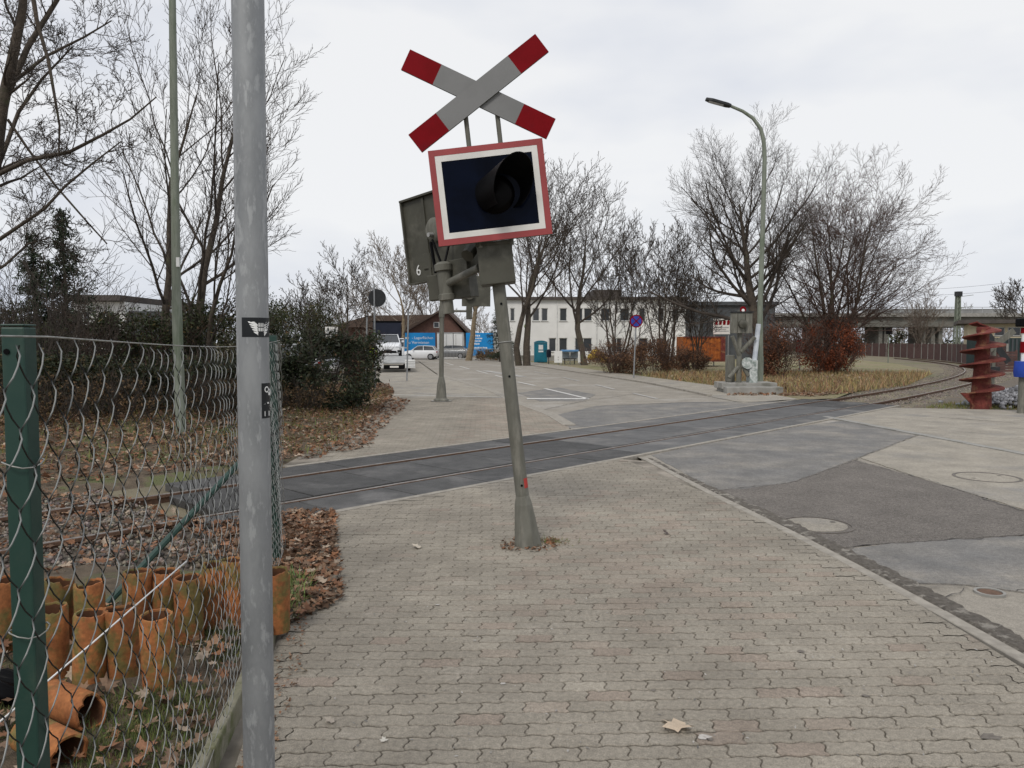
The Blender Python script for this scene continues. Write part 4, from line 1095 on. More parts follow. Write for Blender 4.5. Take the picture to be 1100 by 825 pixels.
def bare_tree(label, x, y, H, seed, z=-.1, stems=None, r=.16, nch=(12, 9, 6, 4), ang=(48, 42, 40, 38), ratio=(.62, .45, .42, .45), tmin=.3, trop=.10, wob=.10, rmin=.008, crown='twig', trunk='bark', group='bare winter trees', top=.8):
    t = thing('bare_tree', label, 'tree', (x, y, z), group)
    rng = random.Random(seed); T_, C_ = MB(), MB()
    if not stems: stems = [((0, 0), (0, 0, 1), 1.0, 1.0)]
    for (o, d, f, rf) in stems:
        grow(T_, C_, (x + o[0], y + o[1], z - .1), d, H * top * f, r * rf, rng, nch, ang, ratio, tmin, trop, wob, rmin)
    T_.build('trunk', MT[trunk], t, smooth=True); C_.build('crown', MT[crown], t, smooth=True)
    return t
def fan(n, spread, seed, lean=0.0, lo=.7):
    r = random.Random(seed); out = []
    for k in range(n):
        a = 6.283 * k / n + r.uniform(-.4, .4); s = spread * r.uniform(.25, 1)
        out.append(((math.cos(a) * .18 * s * 3, math.sin(a) * .18 * s * 3), (math.cos(a) * s + lean, math.sin(a) * s, 1), r.uniform(lo, 1), r.uniform(.55, 1)))
    return out

# big two-stemmed tree left of the pole
p = deep(190, 350, 22.5)
bare_tree('tall bare tree with forked mossy trunk behind the thin lamp pole', p.x, p.y, 10.9, 4, stems=[((-.35, 0), (-.07, 0, 1), 1.0, 1.0), ((.4, .2), (.08, .05, 1), 1.05, 1.15), ((.55, -.1), (.42, -.1, 1), .72, .7)], r=.15, nch=(10, 8, 6, 4), ang=(38, 38, 40, 38), ratio=(.48, .44, .44, .45), tmin=.2, rmin=.0065, top=.86, trop=.11)
# tree at the left edge of the picture, one limb hanging down
p = deep(-25, 300, 12.5)
t = thing('bare_tree', 'dark bare tree at the left edge with drooping and crossing branches', 'tree', (p.x, p.y, 0), 'bare winter trees')
T_, C_ = MB(), MB(); rng = random.Random(8)
def limb(pix, Y, r0, r1, kids=9, klen=.9):
    pts = [deep(a, b, Y + c) for a, b, c in pix]; n = len(pts)
    T_.tube(pts, [r0 + (r1 - r0) * k / (n - 1) for k in range(n)], 6, cap=False)
    for k in range(kids):
        f = (.15 + .85 * rng.random()) * (n - 1); i = min(int(f), n - 2); q = pts[i].lerp(pts[i + 1], f - i); d = (pts[i + 1] - pts[i]).normalized()
        s = d.orthogonal(); s.rotate(Matrix.Rotation(rng.uniform(0, 6.28), 3, d))
        grow(C_, C_, q, d * .7 + s * .7 + Vector((0, 0, .1)), klen * rng.uniform(.6, 1.3), max(.008, r1 * .55), rng, (6, 5, 3), (42, 40, 40), (.5, .45, .45), .15, .04, .16, .0045, sides=(4, 3, 3, 3, 3), trunk_lv=-1)
limb([(-40, 460, 0), (-22, 300, 0), (-8, 190, 0), (2, 115, 0), (12, 70, -.1), (24, 10, -.2), (30, -60, -.3)], 12.5, .13, .05, 12, 1.1)
limb([(2, 115, 0), (30, 50, .3), (60, 2, .5), (85, -40, .6)], 12.5, .055, .025, 10)
limb([(36, 0, -.6), (40, 25, -.6), (52, 65, -.6), (58, 100, -.6), (64, 135, -.6), (63, 165, -.6)], 12.5, .035, .012, 9, .7)
limb([(-8, 190, 0), (30, 172, -.3), (75, 163, -.5), (110, 145, -.6), (140, 128, -.7), (168, 104, -.8)], 12.5, .04, .010, 12, .8)
limb([(8, 128, 0), (30, 160, .2), (60, 200, .3), (95, 240, .4), (115, 262, .5)], 12.5, .024, .012, 7, .6)
limb([(-20, 270, 0), (10, 250, -.3), (48, 224, -.5), (70, 200, -.5), (100, 175, -.5), (130, 152, -.5)], 12.5, .035, .010, 10, .7)
limb([(12, 90, 0), (50, 60, .4), (90, 40, .6), (120, 22, .7)], 12.5, .03, .01, 9, .7)
limb([(-10, 200, 0), (20, 120, .6), (45, 85, .8), (78, 50, 1)], 12.5, .04, .012, 10, .8)
limb([(-22, 300, 0), (5, 285, .5), (30, 262, .8), (55, 255, 1)], 12.5, .03, .010, 9, .8)
T_.build('trunk', MT['bark'], t, smooth=True); C_.build('crown', MT['twig'], t, smooth=True)

def Tr(label, px, Y, Htop_py, seed, **k):
    g = deep(px, 380, Y); H = deep(px, Htop_py, Y).z + .1
    return bare_tree(label, g.x, Y, H, seed, **k)
Tr('small round bare tree beyond the hedge, left of the round sign', 371, 62, 278, 21, r=.16, nch=(12, 8, 6, 3), tmin=.2, rmin=.018, ang=(50, 42, 40, 38))
Tr('broad pale bare tree behind the brown roofed house', 432, 85, 268, 22, r=.24, nch=(12, 9, 6, 3), tmin=.2, rmin=.022, ang=(55, 45, 42, 38), crown='twig_pale', trunk='bark_pale')
Tr('pale trunked bare tree between the two blue banners', 503, 76, 255, 23, r=.34, nch=(9, 7, 5, 3), tmin=.4, rmin=.02, ang=(55, 45, 42, 38), crown='twig_pale', trunk='bark_pale')
Tr('bare tree with V shaped double trunk beside the bus stop', 561, 60, 178, 24, stems=[((-.25, 0), (-.12, 0, 1), .9, 1), ((.35, 0), (.17, 0, 1), 1.0, 1.1)], r=.27, nch=(10, 8, 6, 3), tmin=.3, rmin=.016, ang=(46, 42, 40, 38))
Tr('bare tree in front of the white building windows', 628, 62, 205, 25, r=.30, nch=(12, 9, 6, 3), tmin=.25, rmin=.017, ang=(52, 44, 42, 38))
Tr('many stemmed bare tree left of the no parking sign', 662, 50, 222, 26, stems=fan(5, .32, 3), r=.10, nch=(8, 7, 5, 3), tmin=.25, rmin=.014, ratio=(.42, .42, .45, .45), ang=(34, 38, 40, 38))
Tr('many stemmed bare tree right of the no parking sign', 716, 47, 215, 27, stems=fan(6, .34, 5), r=.10, nch=(8, 7, 5, 3), tmin=.22, rmin=.013, ratio=(.42, .42, .45, .45), ang=(34, 38, 40, 38))
Tr('upright bare tree in front of the grey hall', 748, 50, 232, 28, stems=fan(4, .38, 7), r=.10, nch=(8, 7, 5, 3), tmin=.22, rmin=.013, ratio=(.42, .42, .45, .45), ang=(34, 38, 40, 38))
Tr('large round crowned bare tree directly behind the street lamp', 818, 40, 138, 29, r=.37, nch=(26, 11, 8, 5), tmin=.30, rmin=.006, ang=(62, 42, 42, 40), ratio=(.56, .44, .42, .45), top=.72, trop=.09, wob=.08)
Tr('fan shaped many stemmed reddish bare tree right of the street lamp', 893, 44, 188, 30, stems=fan(9, .46, 23, lo=.8), r=.19, nch=(12, 8, 7, 4), tmin=.18, rmin=.0072, wob=.09, trop=.03, ratio=(.50, .46, .45, .45), ang=(60, 44, 40, 38), crown='twig_red', top=.86)
Tr('small far bare tree left of the lattice mast', 985, 90, 312, 31, r=.16, stems=fan(4, .3, 4), nch=(8, 7, 4), tmin=.2, rmin=.022, crown='twig_pale')
Tr('dark rounded bare tree behind the yellow house', 1090, 95, 302, 32, r=.25, nch=(14, 9, 6, 3), tmin=.35, rmin=.03, ang=(70, 45, 42, 38), ratio=(.55, .42, .42, .45))
Tr('slender bare tree behind hedge at the far left kerb', 335, 40, 300, 33, stems=fan(4, .35, 2), r=.09, nch=(8, 7, 5, 3), tmin=.2, rmin=.012)
Tr('far bare tree over the roof behind the dark truck', 400, 95, 300, 34, r=.2, nch=(12, 8, 5), tmin=.25, rmin=.026, crown='twig_pale')
Tr('far bare tree behind the crossing signal arm', 470, 100, 285, 35, r=.2, nch=(12, 8, 5, 3), tmin=.25, rmin=.026, crown='twig_pale')
Tr('far bare tree behind the white building', 600, 98, 250, 36, r=.2, nch=(12, 8, 5, 3), tmin=.25, rmin=.026, crown='twig_pale')

HG = 'shrubs beyond the track'
def leaf_blob(rng, c, rad, n, clumps=36, flat=1.0, hollow=.45):
    """clumped points inside an ellipsoid standing on the ground"""
    cc = []
    while len(cc) < clumps:
        v = rng.uniform(-1, 1, 3); l = np.linalg.norm(v)
        if hollow < l < 1: cc.append(v * (1 + rng.normal(0, .10)))
    cc = np.array(cc); k = rng.integers(0, clumps, n)
    p = cc[k] + rng.normal(0, .16, (n, 3)) * rng.uniform(.6, 1.2, (n, 1))
    shade = rng.uniform(.75, 1.25, clumps)[k]
    p = np.sign(p) * np.abs(p) ** flat
    P = np.array(c) + p * np.array(rad); return P, shade
def shrub(label, x, y, rx, ry, h, n, seed, leaf=.05, m='evergreen', z=0.0, col=(1, 1, 1), vary=.35, stems=10, name='evergreen_shrub', cat='shrub', group=None, brown=0.0, clumps=40, twig='twig', rmin=.008):
    rng = np.random.default_rng(seed); t = thing(name, label, cat, (x, y, z), group)
    P, sh = leaf_blob(rng, (x, y, z + h * .52), (rx, ry, h * .52), n, clumps, flat=.72 if group == HG else 1.0)
    P[:, 2] = np.maximum(P[:, 2], z + .03)
    tin = sh[:, None] * rng.uniform(1 - vary, 1 + vary, (n, 1)) * np.array([col]) * (1 + rng.normal(0, .08, (n, 3)))
    if brown:
        w = rng.random(n) < brown; tin[w] = tin[w] * np.array([2.6, 1.5, 1.3])
    scatter('foliage', OVAL_V, OVAL_F, P, rot_any(rng, n), rng.uniform(leaf * .6, leaf * 1.25, n), tin, MT[m], t)
    r = random.Random(seed); mb = MB()
    for k in range(stems):
        a = r.uniform(0, 6.28); q = r.random() ** .5 * .5
        grow(mb, mb, (x + rx * q * math.cos(a), y + ry * q * math.sin(a), z - .05), (math.cos(a) * .35 * rx, math.sin(a) * .35 * ry, h * .8), h * r.uniform(.7, 1.1), .012 + h * .004, r, (7, 5), (35, 40), (.42, .45), .25, .05, .12, rmin, sides=(4, 3, 3, 3, 3), trunk_lv=-1)
    mb.build('stems', MT[twig], t)
    return t
def twig_shrub(label, x, y, rx, h, n, seed, m='twig_red', z=0.0, name='bare_shrub', rmin=.006, spread=.5, group=None, leaves=0, leafm='hedge_leaf', leaf=.05, col=(1, 1, 1)):
    t = thing(name, label, 'shrub', (x, y, z), group); r = random.Random(seed); mb = MB()
    for k in range(n):
        a = r.uniform(0, 6.28); q = r.random() ** .5
        d = (math.cos(a) * spread * q + r.gauss(0, .15), math.sin(a) * spread * q + r.gauss(0, .15), 1)
        grow(mb, mb, (x + rx * .55 * q * math.cos(a), y + rx * .55 * q * math.sin(a), z - .05), d, h * r.uniform(.6, 1.1), .012, r, (6, 4), (30, 36), (.42, .45), .2, .03, .12, rmin, sides=(4, 3, 3, 3, 3), trunk_lv=-1)
    mb.build('stems', MT[m], t)
    if leaves:
        rng = np.random.default_rng(seed); P, sh = leaf_blob(rng, (x, y, z + h * .45), (rx, rx, h * .5), leaves, 40, hollow=.2)
        P[:, 2] = np.maximum(P[:, 2], z + .03)
        tin = sh[:, None] * rng.uniform(.55, 1.45, (leaves, 1)) * np.array([col])
        scatter('foliage', OVAL_V, OVAL_F, P, rot_any(rng, leaves), rng.uniform(leaf * .6, leaf * 1.3, leaves), tin, MT[leafm], t)
    return t
def S(px, py, Y): v = deep(px, py, Y); return v.x, v.z
def hedge(label, px, Y, wpx, top_py, n, seed, **k):
    x, _ = S(px, 400, Y); _, zt = S(px, top_py, Y); w = wpx * Y / 826 / 2
    return shrub(label, x, Y, w, min(w, 1.5), zt - bank_z(x, Y) + .05, n, seed, z=bank_z(x, Y) - .05, group=HG, **k)
hedge('dark evergreen bush at the right end of the hedge beside the paved path', 352, 20.2, 104, 358, 12000, 1, col=(.75, .78, .8), leaf=.055, brown=.06)
hedge('dark evergreen bush right behind the green corner post of the fence', 298, 19.8, 90, 388, 8000, 2, col=(.7, .75, .75), leaf=.055, brown=.10)
hedge('tall evergreen bush with arching top right of the grey pole', 322, 37, 100, 322, 9000, 3, col=(1.15, 1.1, .8), leaf=.06, brown=.05)
hedge('evergreen bush under the two stemmed bare tree', 238, 23, 120, 330, 9000, 4, col=(1.0, 1.0, .8), leaf=.06, brown=.08)
hedge('bushy evergreen just left of the thin lamp pole', 165, 22, 110, 336, 9000, 5, col=(1.0, 1.05, .85), leaf=.06, brown=.06)
hedge('low evergreen bush below the flat roofed house', 95, 22.5, 120, 345, 9000, 6, col=(.9, .95, .8), leaf=.06, brown=.18)
hedge('evergreen bush under the two small conifers', 30, 21, 110, 338, 9000, 7, col=(1.0, 1.05, .85), leaf=.055, brown=.08)
hedge('evergreen bush at the left edge of the picture behind fence', -40, 20, 110, 325, 7000, 8, col=(1, 1, .8), leaf=.055, brown=.05)
hedge('low dark bush on the bank behind the lamp pole foot', 222, 17.4, 130, 388, 9000, 9, col=(.7, .72, .7), leaf=.05, brown=.15)
hedge('low dark bush on the bank left of the lamp pole foot', 115, 16.8, 140, 384, 9000, 10, col=(.7, .7, .65), leaf=.05, brown=.2)
hedge('low dark bush on the bank at the near fence post', 5, 16, 140, 382, 9000, 11, col=(.7, .72, .65), leaf=.05, brown=.2)
for k, (px, Y, w, tp, lab) in enumerate([(385, 27, 26, 366, 'rust brown leafy shrub beside the round sign post'), (130, 21, 90, 330, 'brown thorny bare shrub growing through hedge under the flat roof'), (60, 18.5, 90, 290, 'tall bare thicket in front of the two conifers'), (20, 16.5, 60, 250, 'tall thin bare saplings at the left edge'), (270, 20.5, 80, 372, 'bare twiggy shrub behind the grey pole'), (200, 18.5, 120, 385, 'tangled bare bramble on the leafy bank')]):
    x, _ = S(px, 400, Y); _, zt = S(px, tp, Y); rx = w * Y / 826 / 2
    twig_shrub(lab, x, Y, rx, zt, 26 if k else 30, 60 + k, z=.1, spread=.35 if k else .2, leaves=2600 if k == 0 else 0, m='twig_red' if k in (0, 1, 5) else 'twig', leaf=.05, rmin=.0055)
for k, (px, Y, w, tp, lab) in enumerate([(40, 14.2, 110, 420, 'low tangled brown scrub in front of bushes near the green post'), (120, 14.8, 110, 418, 'low tangled brown scrub in front of bushes left of lamp pole'), (235, 15.8, 90, 416, 'low tangled brown scrub in front of bushes beside the grey pole'), (320, 18.6, 80, 418, 'thin bare scrub at the foot of the dark hedge end')]):
    x, _ = S(px, 400, Y); _, zt = S(px, tp, Y); rx = w * Y / 826 / 2
    twig_shrub(lab, x, Y, rx, zt, 34, 160 + k, z=bank_z(x, Y), spread=.8, leaves=900, m='twig', leaf=.035, rmin=.0035, col=(.7, .8, .7))
def conifer(label, x, y, H, seed, z=0):
    t = thing('conifer', label, 'tree', (x, y, z), 'small conifers'); r = random.Random(seed); rng = np.random.default_rng(seed)
    mb = MB(); mb.tube([(x, y, z - .1), (x + .05, y, z + H * .5), (x, y, z + H)], [.1, .06, .012], 7); mb.build('trunk', MT['bark'], t)
    P, D = [], []; tw = MB()
    hh = .5
    while hh < H:
        L = (H - hh) * .30 + .12
        for k in range(7):
            if r.random() < .2: continue
            a = r.uniform(0, 6.28); l = L * r.uniform(.6, 1.15)
            tip = (x + l * math.cos(a), y + l * math.sin(a), z + hh - l * .15 + r.uniform(-.05, .1)); tw.tube([(x, y, z + hh), tip], [.012, .005], 3, cap=False)
            m = int(40 * l + 12)
            f = rng.random(m) ** .7
            P.append(np.array([x, y, z + hh]) * (1 - f[:, None]) + np.array(tip) * f[:, None] + rng.normal(0, .07, (m, 3)))
        hh += .17
    tag(tw.build('branches', MT['twig'], t), kind='stuff')
    P = np.vstack(P); n = len(P)
    scatter('needles', OVAL_V * np.array([.5, 1.2, 1]), OVAL_F, P, rot_any(rng, n), rng.uniform(.05, .10, n), rng.uniform(.5, 1.4, (n, 1)) * np.ones((1, 3)), MT['needle'], t)
v = deep(66, 226, 22); conifer('pointed dark conifer behind the hedge, taller of the two', v.x, 22, v.z, 5)
v = deep(34, 248, 21.5); conifer('pointed dark conifer behind the hedge, shorter of the two', v.x, 21.5, v.z, 6)
v = deep(537, 318, 72); conifer('dark conifer behind the leaning signal post', v.x, 72, v.z, 7)

# right side hedges
for k, (px, Y, w, tp, n, lab, col) in enumerate([
  (664, 46, 60, 366, 4500, 'brown leaved hedge left of the no parking sign', (1, 1, 1)), (706, 44, 60, 362, 4500, 'brown leaved hedge right of the no parking sign', (1, .95, .9)),
  (742, 46, 40, 374, 2500, 'low brown leaved bush in front of the rusty container', (.9, .9, .9)),
  (832, 38, 30, 346, 3500, 'red brown leafy bush just right of the street lamp', (1.15, .85, .75)), (893, 42, 60, 340, 11000, 'round red brown bush at the foot of fan shaped tree', (1.5, .8, .62))]):
    x, _ = S(px, 400, Y); _, zt = S(px, tp, Y); rx = w * Y / 826 / 2
    twig_shrub(lab, x, Y, rx, zt, 40, 80 + k, spread=.42, leaves=n, col=col, leaf=.058, rmin=.010, name='brown_leaved_shrub', group='brown leaved shrubs')
# dry grass and weeds on the verge and round the track
rng = np.random.default_rng(77)
VG = [(9.3, 27.6), (8.5, 34), (7.0, 42.5), (14, 46), (24, 44), (17, 33), (12.5, 28.2)]
P = sample_poly(rng, VG, 22000)
grass('dry_grass', 'straw coloured dry grass on the verge around the street lamp', P, .06, .42, (.5, 1.7), (2.6, 1.55, 2.4), lambda x, y: -.04, .5)
VG2 = [(11.4, 21.6), (16, 20.6), (24, 19.6), (26, 24), (18, 24.5), (13.5, 23.6)]
P = sample_poly(rng, VG2, 9000)
grass('verge_grass', 'green grass strip around the rusty auger', P, .05, .16, (.8, 1.6), (1.5, 1.25, .9), lambda x, y: -.05, .5)
tag(poly_structure('right_verge', [(11.0, 21.5), (16, 20.4), (30, 18.5), (60, 18), (70, 70), (48, 70), (36, 52), (27, 41), (19, 31), (12.6, 23.4)], -.06, MT['ballast_ground']))
VG3 = [(-4.3, 12.6), (-3.1, 12.6), (-3.1, 15), (-3.7, 21), (-4.5, 29), (-8, 30), (-10, 20), (-12, 15), (-7, 11)]
P = sample_poly(rng, VG3, 9000)
grass('bank_grass', 'sparse dry grass on the leafy bank', P, .05, .2, (.7, 1.3), (1.8, 1.3, 1.4), bank_z, .6)

# fallen leaves
litter('leaf_litter', 'thick brown leaf litter on the bank between track and hedge', [(-3.05, 12.2), (-3.05, 15), (-3.6, 21), (-4.35, 28.5), (-5.3, 33), (-7.5, 34), (-9, 21), (-16, 17), (-16, 9), (-8, 8.5), (-5.5, 10.2)], 21000, .065, 0.0, bank_z, 51, tilt=.5, thick=.08)
litter('leaf_litter', 'brown leaves piled on paving beside the edging and crossing corner', [(-2.45, 8.2), (-1.9, 8.2), (-1.62, 7.0), (-1.35, 6.0), (-1.22, 5.4), (-1.48, 4.9), (-1.9, 5.6), (-2.4, 6.4), (-3.0, 7.6)], 1900, .055, .0, None, 52, tilt=.5, thick=.05, light=.15)
litter('leaf_litter', 'leaves scattered along the left edge of far paved path', [(-2.95, 12.6), (-2.5, 13.2), (-2.75, 16), (-2.9, 20), (-3.2, 24), (-4.6, 27), (-3.8, 20)], 700, .075, .0, None, 53, tilt=.4)
litter('leaf_litter', 'small ring of dead leaves round the foot of leaning post', [(-.12, 6.75), (.1, 6.65), (.35, 6.72), (.52, 6.95), (.4, 7.12), (-.1, 7.1)], 150, .026, .0, None, 54, tilt=.5, thick=.02, light=.1)
litter('leaf_litter', 'brown leaves lying between the rails behind the fence', [tpos(s, o) for s, o in [(s_at_y(3), -2.2), (s_at_y(5.5), -2.2), (CR0 + .2, -2.2), (CR0 - .2, 2.6), (s_at_y(5), 2.6), (s_at_y(3), 2.6)]], 2600, .06, -.05, None, 55, tilt=.5, thick=.06)
litter('leaf_litter', 'brown leaves strewn through dry grass of the verge', [(9.4, 28), (8.7, 34), (7.2, 42), (14, 44), (20, 40), (14, 31)], 1800, .09, .02, None, 58, tilt=.6, thick=.15, light=.4)
litter('leaf_litter', 'small leaf crumbs and dirt along the mossy edging', [(-1.12, 2.6), (-.98, 2.6), (-1.15, 4), (-1.4, 5.3), (-1.5, 5.2), (-1.3, 3.9)], 260, .016, .0, None, 57, tilt=.5, thick=.01, light=.3)
litter('leaf_litter', 'brown leaves on the grass around the concrete signal base', [(7.4, 26.6), (10.4, 26.4), (12.5, 28.2), (13, 31), (9.2, 31)], 1300, .09, -.03, None, 56, tilt=.5, light=.5)
P = sample_poly(rng, [(-1.42, 5.0), (-1.52, 5.9), (-1.85, 5.9), (-1.9, 5.0)], 500)
grass('weed_tuft', 'tuft of frosty green weeds at the end of the edging', P, .05, .14, (.9, 1.8), (1.3, 1.4, 1.5), lambda x, y: .01, .6)
P = np.column_stack([rng.normal(.36, .10, 160), rng.normal(7.02, .05, 160)])
grass('weed_tuft', 'thin weeds growing at the foot of the leaning post', P, .02, .06, (.8, 1.4), (1.4, 1.2, 1), lambda x, y: .0, .8)
def leaf(label, px, py, size, col, rz, tilt=.15):
    x, y = place(px, py); me = tri_mesh('fallen_leaf', MAPLE_V, MAPLE_F, MT['leaf'], np.repeat(np.array([col]), len(MAPLE_V), 0))
    st_ = MB(); o = link('fallen_leaf', me); o.location = (x, y, .012); o.scale = (size,) * 3; o.rotation_euler = (tilt, .1, rz); tag(o, label, 'leaf')
leaf('single large pale maple leaf on the paving at bottom right', 729, 782, .115, (2.7, 3.3, 3.7), 2.2, .12)
leaf('pale leaf lying on the paving left of the leaning post', 449, 589, .075, (2.6, 3.5, 4.3), 1.0)
leaf('small whitish leaf on the paving near bottom left', 412, 798, .028, (2.7, 3.9, 5.2), .4)
leaf('dark curled leaf on the paving right of the post', 716, 574, .055, (.5, .6, .8), .9, .5)
leaf('yellowish leaf lying on the far edge of the crossing panels', 288, 497, .11, (2.0, 2.3, 2.2), 2)
leaf('pale leaf by the edging at the lower left of path', 356, 777, .045, (1.8, 2.4, 3), 1.2)
leaf('tan leaf on the path beside the mossy edging', 327, 722, .04, (1.6, 1.9, 2), 2.2, .6)
for k, (px, py) in enumerate([(503, 640), (610, 690), (425, 617), (560, 760), (760, 640), (655, 600), (470, 690), (700, 690)]):
    x, y = place(px, py); mb = MB(); rr = random.Random(k); mb.tint((1, 1, 1))
P = np.array([place(rr.uniform(330, 1080), rr.uniform(500, 822)) for _ in range(420)])
P = P[(P[:, 0] < 2.8) & (P[:, 1] < 8)]
o = scatter('path_debris', OVAL_V, OVAL_F, np.column_stack([P, np.full(len(P), .006)]), rot_any(rng, len(P), .3), rng.uniform(.004, .013, len(P)), np.array([[2.2, 3.2, 4.5]]) * rng.uniform(.25, 1.1, (len(P), 1)), MT['leaf'])
tag(o, 'tiny pale specks and crumbs scattered over the paving', 'debris', kind='stuff')

# ------------------------------------------------------------------ buildings
def facade(t, M, x0, x1, z0, z1, depth, opens, wall_m, frame_m='win_frame', mull=True, door=None):
    """block whose front lies in local y=0; openings are cut and each gets a window part"""
    xs = sorted({x0, x1, *[o[0] for o in opens], *[o[1] for o in opens]}); zs = sorted({z0, z1, *[o[2] for o in opens], *[o[3] for o in opens]})
    mb = MB()
    def V(*p): return M @ Vector(p)
    for xa, xb in zip(xs, xs[1:]):
        for za, zb in zip(zs, zs[1:]):
            if any(o[0] <= xa and xb <= o[1] and o[2] <= za and zb <= o[3] for o in opens): continue
            mb.face([V(xa, 0, za), V(xb, 0, za), V(xb, 0, zb), V(xa, 0, zb)])
    for (a, b, c, d) in opens:
        r = .16
        mb.face([V(a, 0, c), V(a, r, c), V(a, r, d), V(a, 0, d)]); mb.face([V(b, 0, d), V(b, r, d), V(b, r, c), V(b, 0, c)])
        mb.face([V(a, 0, d), V(a, r, d), V(b, r, d), V(b, 0, d)]); mb.face([V(b, 0, c), V(b, r, c), V(a, r, c), V(a, 0, c)])
    mb.face([V(x0, 0, z0), V(x0, 0, z1), V(x0, depth, z1), V(x0, depth, z0)]); mb.face([V(x1, 0, z0), V(x1, depth, z0), V(x1, depth, z1), V(x1, 0, z1)])
    mb.face([V(x0, depth, z0), V(x0, depth, z1), V(x1, depth, z1), V(x1, depth, z0)]); mb.face([V(x0, 0, z1), V(x1, 0, z1), V(x1, depth, z1), V(x0, depth, z1)])
    mb.build('wall', MT[wall_m], t)
    for (a, b, c, d) in opens:
        w = MB(); f = .07
        for lo, hi in (((a, .10, c), (b, .16, c + f)), ((a, .10, d - f), (b, .16, d)), ((a, .10, c + f), (a + f, .16, d - f)), ((b - f, .10, c + f), (b, .16, d - f))): w.box(lo, hi, M)
        if mull and b - a > 1.0: w.box(((a + b) / 2 - .03, .10, c + f), ((a + b) / 2 + .03, .16, d - f), M)
        wo = w.build('window', MT[frame_m], t)
        g = MB(); g.face([M @ Vector(p) for p in ((a + f, .13, c + f), (b - f, .13, c + f), (b - f, .13, d - f), (a + f, .13, d - f))]); g.build('pane', MT['glass'], wo)
        s_ = MB(); s_.box((a - .05, -.06, c - .05), (b + .05, .09, c - .003), M); s_.build('sill', MT['concrete'], wo)

def PZ(py, Y): return deep(550, py, Y).z
def PXx(px, Y): return deep(px, 370, Y).x
Y = 76.0
wb = thing('white_building', 'two storey white rendered building with dark windows behind bare trees', 'building', (PXx(640, Y), Y, 0))
ops = []
for a, b in ((548, 553), (572, 579.5), (581.5, 588.5), (601, 609), (617.5, 626), (627, 636), (645, 655), (665.5, 676), (686, 693), (706, 713), (722, 729)): ops.append((PXx(a, Y), PXx(b, Y), PZ(345, Y), PZ(331, Y)))
for a, b in ((589.5, 597.5), (600.5, 609.5), (617.5, 636), (657, 668), (686, 696), (705, 715)): ops.append((PXx(a, Y), PXx(b, Y), PZ(378, Y), PZ(363, Y)))
MW = frame((0, Y, 0))
facade(wb, MW, PXx(540, Y), PXx(736, Y), -.2, PZ(322, Y), 14, ops, 'render_white')
mb = MB(); mb.box((PXx(539, Y) - .2, -.35, PZ(322, Y) + .003), (PXx(737, Y) + .2, 14.3, PZ(319, Y)), MW); mb.build('roof', MT['roof_dark'], wb)
mb = MB(); mb.box((PXx(640, Y), 3, PZ(319, Y) + .003), (PXx(672, Y), 10, PZ(309, Y)), MW); mb.build('roof_block', MT['roof_dark'], wb)
mb = MB(); mb.box((PXx(540, Y) - .02, -.02, -.2), (PXx(736, Y) + .02, 0, .5), MW); mb.build('plinth', MT['concrete'], wb)
for px in (598.5, 641, 681):
    mb = MB(); mb.tube([(PXx(px, Y), Y - .06, 0), (PXx(px, Y), Y - .06, PZ(323, Y))], .05, 6); mb.build('downpipe', MT['win_frame'], wb)

Y = 84.0
hall = thing('grey_hall', 'dark grey metal clad hall right of the white building', 'building', (PXx(780, Y), Y, 0)); MH = frame((0, Y, 0))
xa, xb = PXx(731, Y), PXx(832, Y); zt = PZ(328, Y)
mb = MB(); mb.box((xa, 0, -.2), (xb, 20, zt), MH); mb.build('wall', MT['hall'], hall)
k = 0; x = xa + .5
while x < xb - .3:
    mb = MB(); mb.box((x, -.05, 0), (x + .12, -.002, zt - .02), MH); mb.build('cladding_rib', MT['hall'], hall); x += 1.0
mb = MB(); mb.box((xa - .3, -.3, zt + .003), (xb + .3, 20.3, zt + .4), MH); mb.build('roof', MT['hall'], hall)
mb = MB(); mb.box((PXx(757, Y), -.06, PZ(356, Y)), (PXx(762, Y), -.052, PZ(346, Y)), MH); mb.build('window', MT['glass'], hall)
mb = MB(); mb.box((PXx(737, Y), -.09, -.1), (PXx(752, Y), -.055, PZ(346, Y)), MH); mb.build('roller_door', mat('roller_door', (.11, .115, .12), None, 2, .6), hall)

# brown house with gabled brick front
Y = 92.0
bh = thing('brown_house', 'brown tiled house with brick gable behind the blue banners', 'house', (PXx(470, Y), Y, 0)); X0 = PXx(476, Y); zr = PZ(333, Y); ze = PZ(357, Y)
xl, xr = PXx(436, Y), PXx(498, Y)
mb = MB(); mb.prism([(xl, 0), (xr, 0), (xr, ze), ((xl + xr) / 2 + 1.2, zr), (xl, ze)], 0, 10, frame((0, Y + 10, 0)) @ Matrix.Rotation(R(90), 4, 'X')); mb.build('wall', MT['brick'], bh)
for s_, xe in ((-1, xl - .9), (1, xr + .9)):
    mid = (xl + xr) / 2 + 1.2
    zz = ze - .9 * (zr - ze) / (mid - xl) * 1.0
    mb = MB(); P4 = [Vector((xe, Y - .8, zz)), Vector((mid, Y - .8, zr + .05)), Vector((mid, Y + 11, zr + .05)), Vector((xe, Y + 11, zz))]
    i0 = [mb.vert(p) for p in P4]; i1 = [mb.vert(p + Vector((0, 0, .25))) for p in P4]
    mb.f += [i0[::-1], i1] + [[i0[j], i0[(j + 1) % 4], i1[(j + 1) % 4], i1[j]] for j in range(4)]
    mb.build('roof', MT['roof_tile'], bh)
mb = MB(); mb.box((PXx(466, Y), Y - .05, PZ(352, Y)), (PXx(472, Y), Y - .003, PZ(346, Y))); wo = mb.build('window', MT['win_frame'], bh)
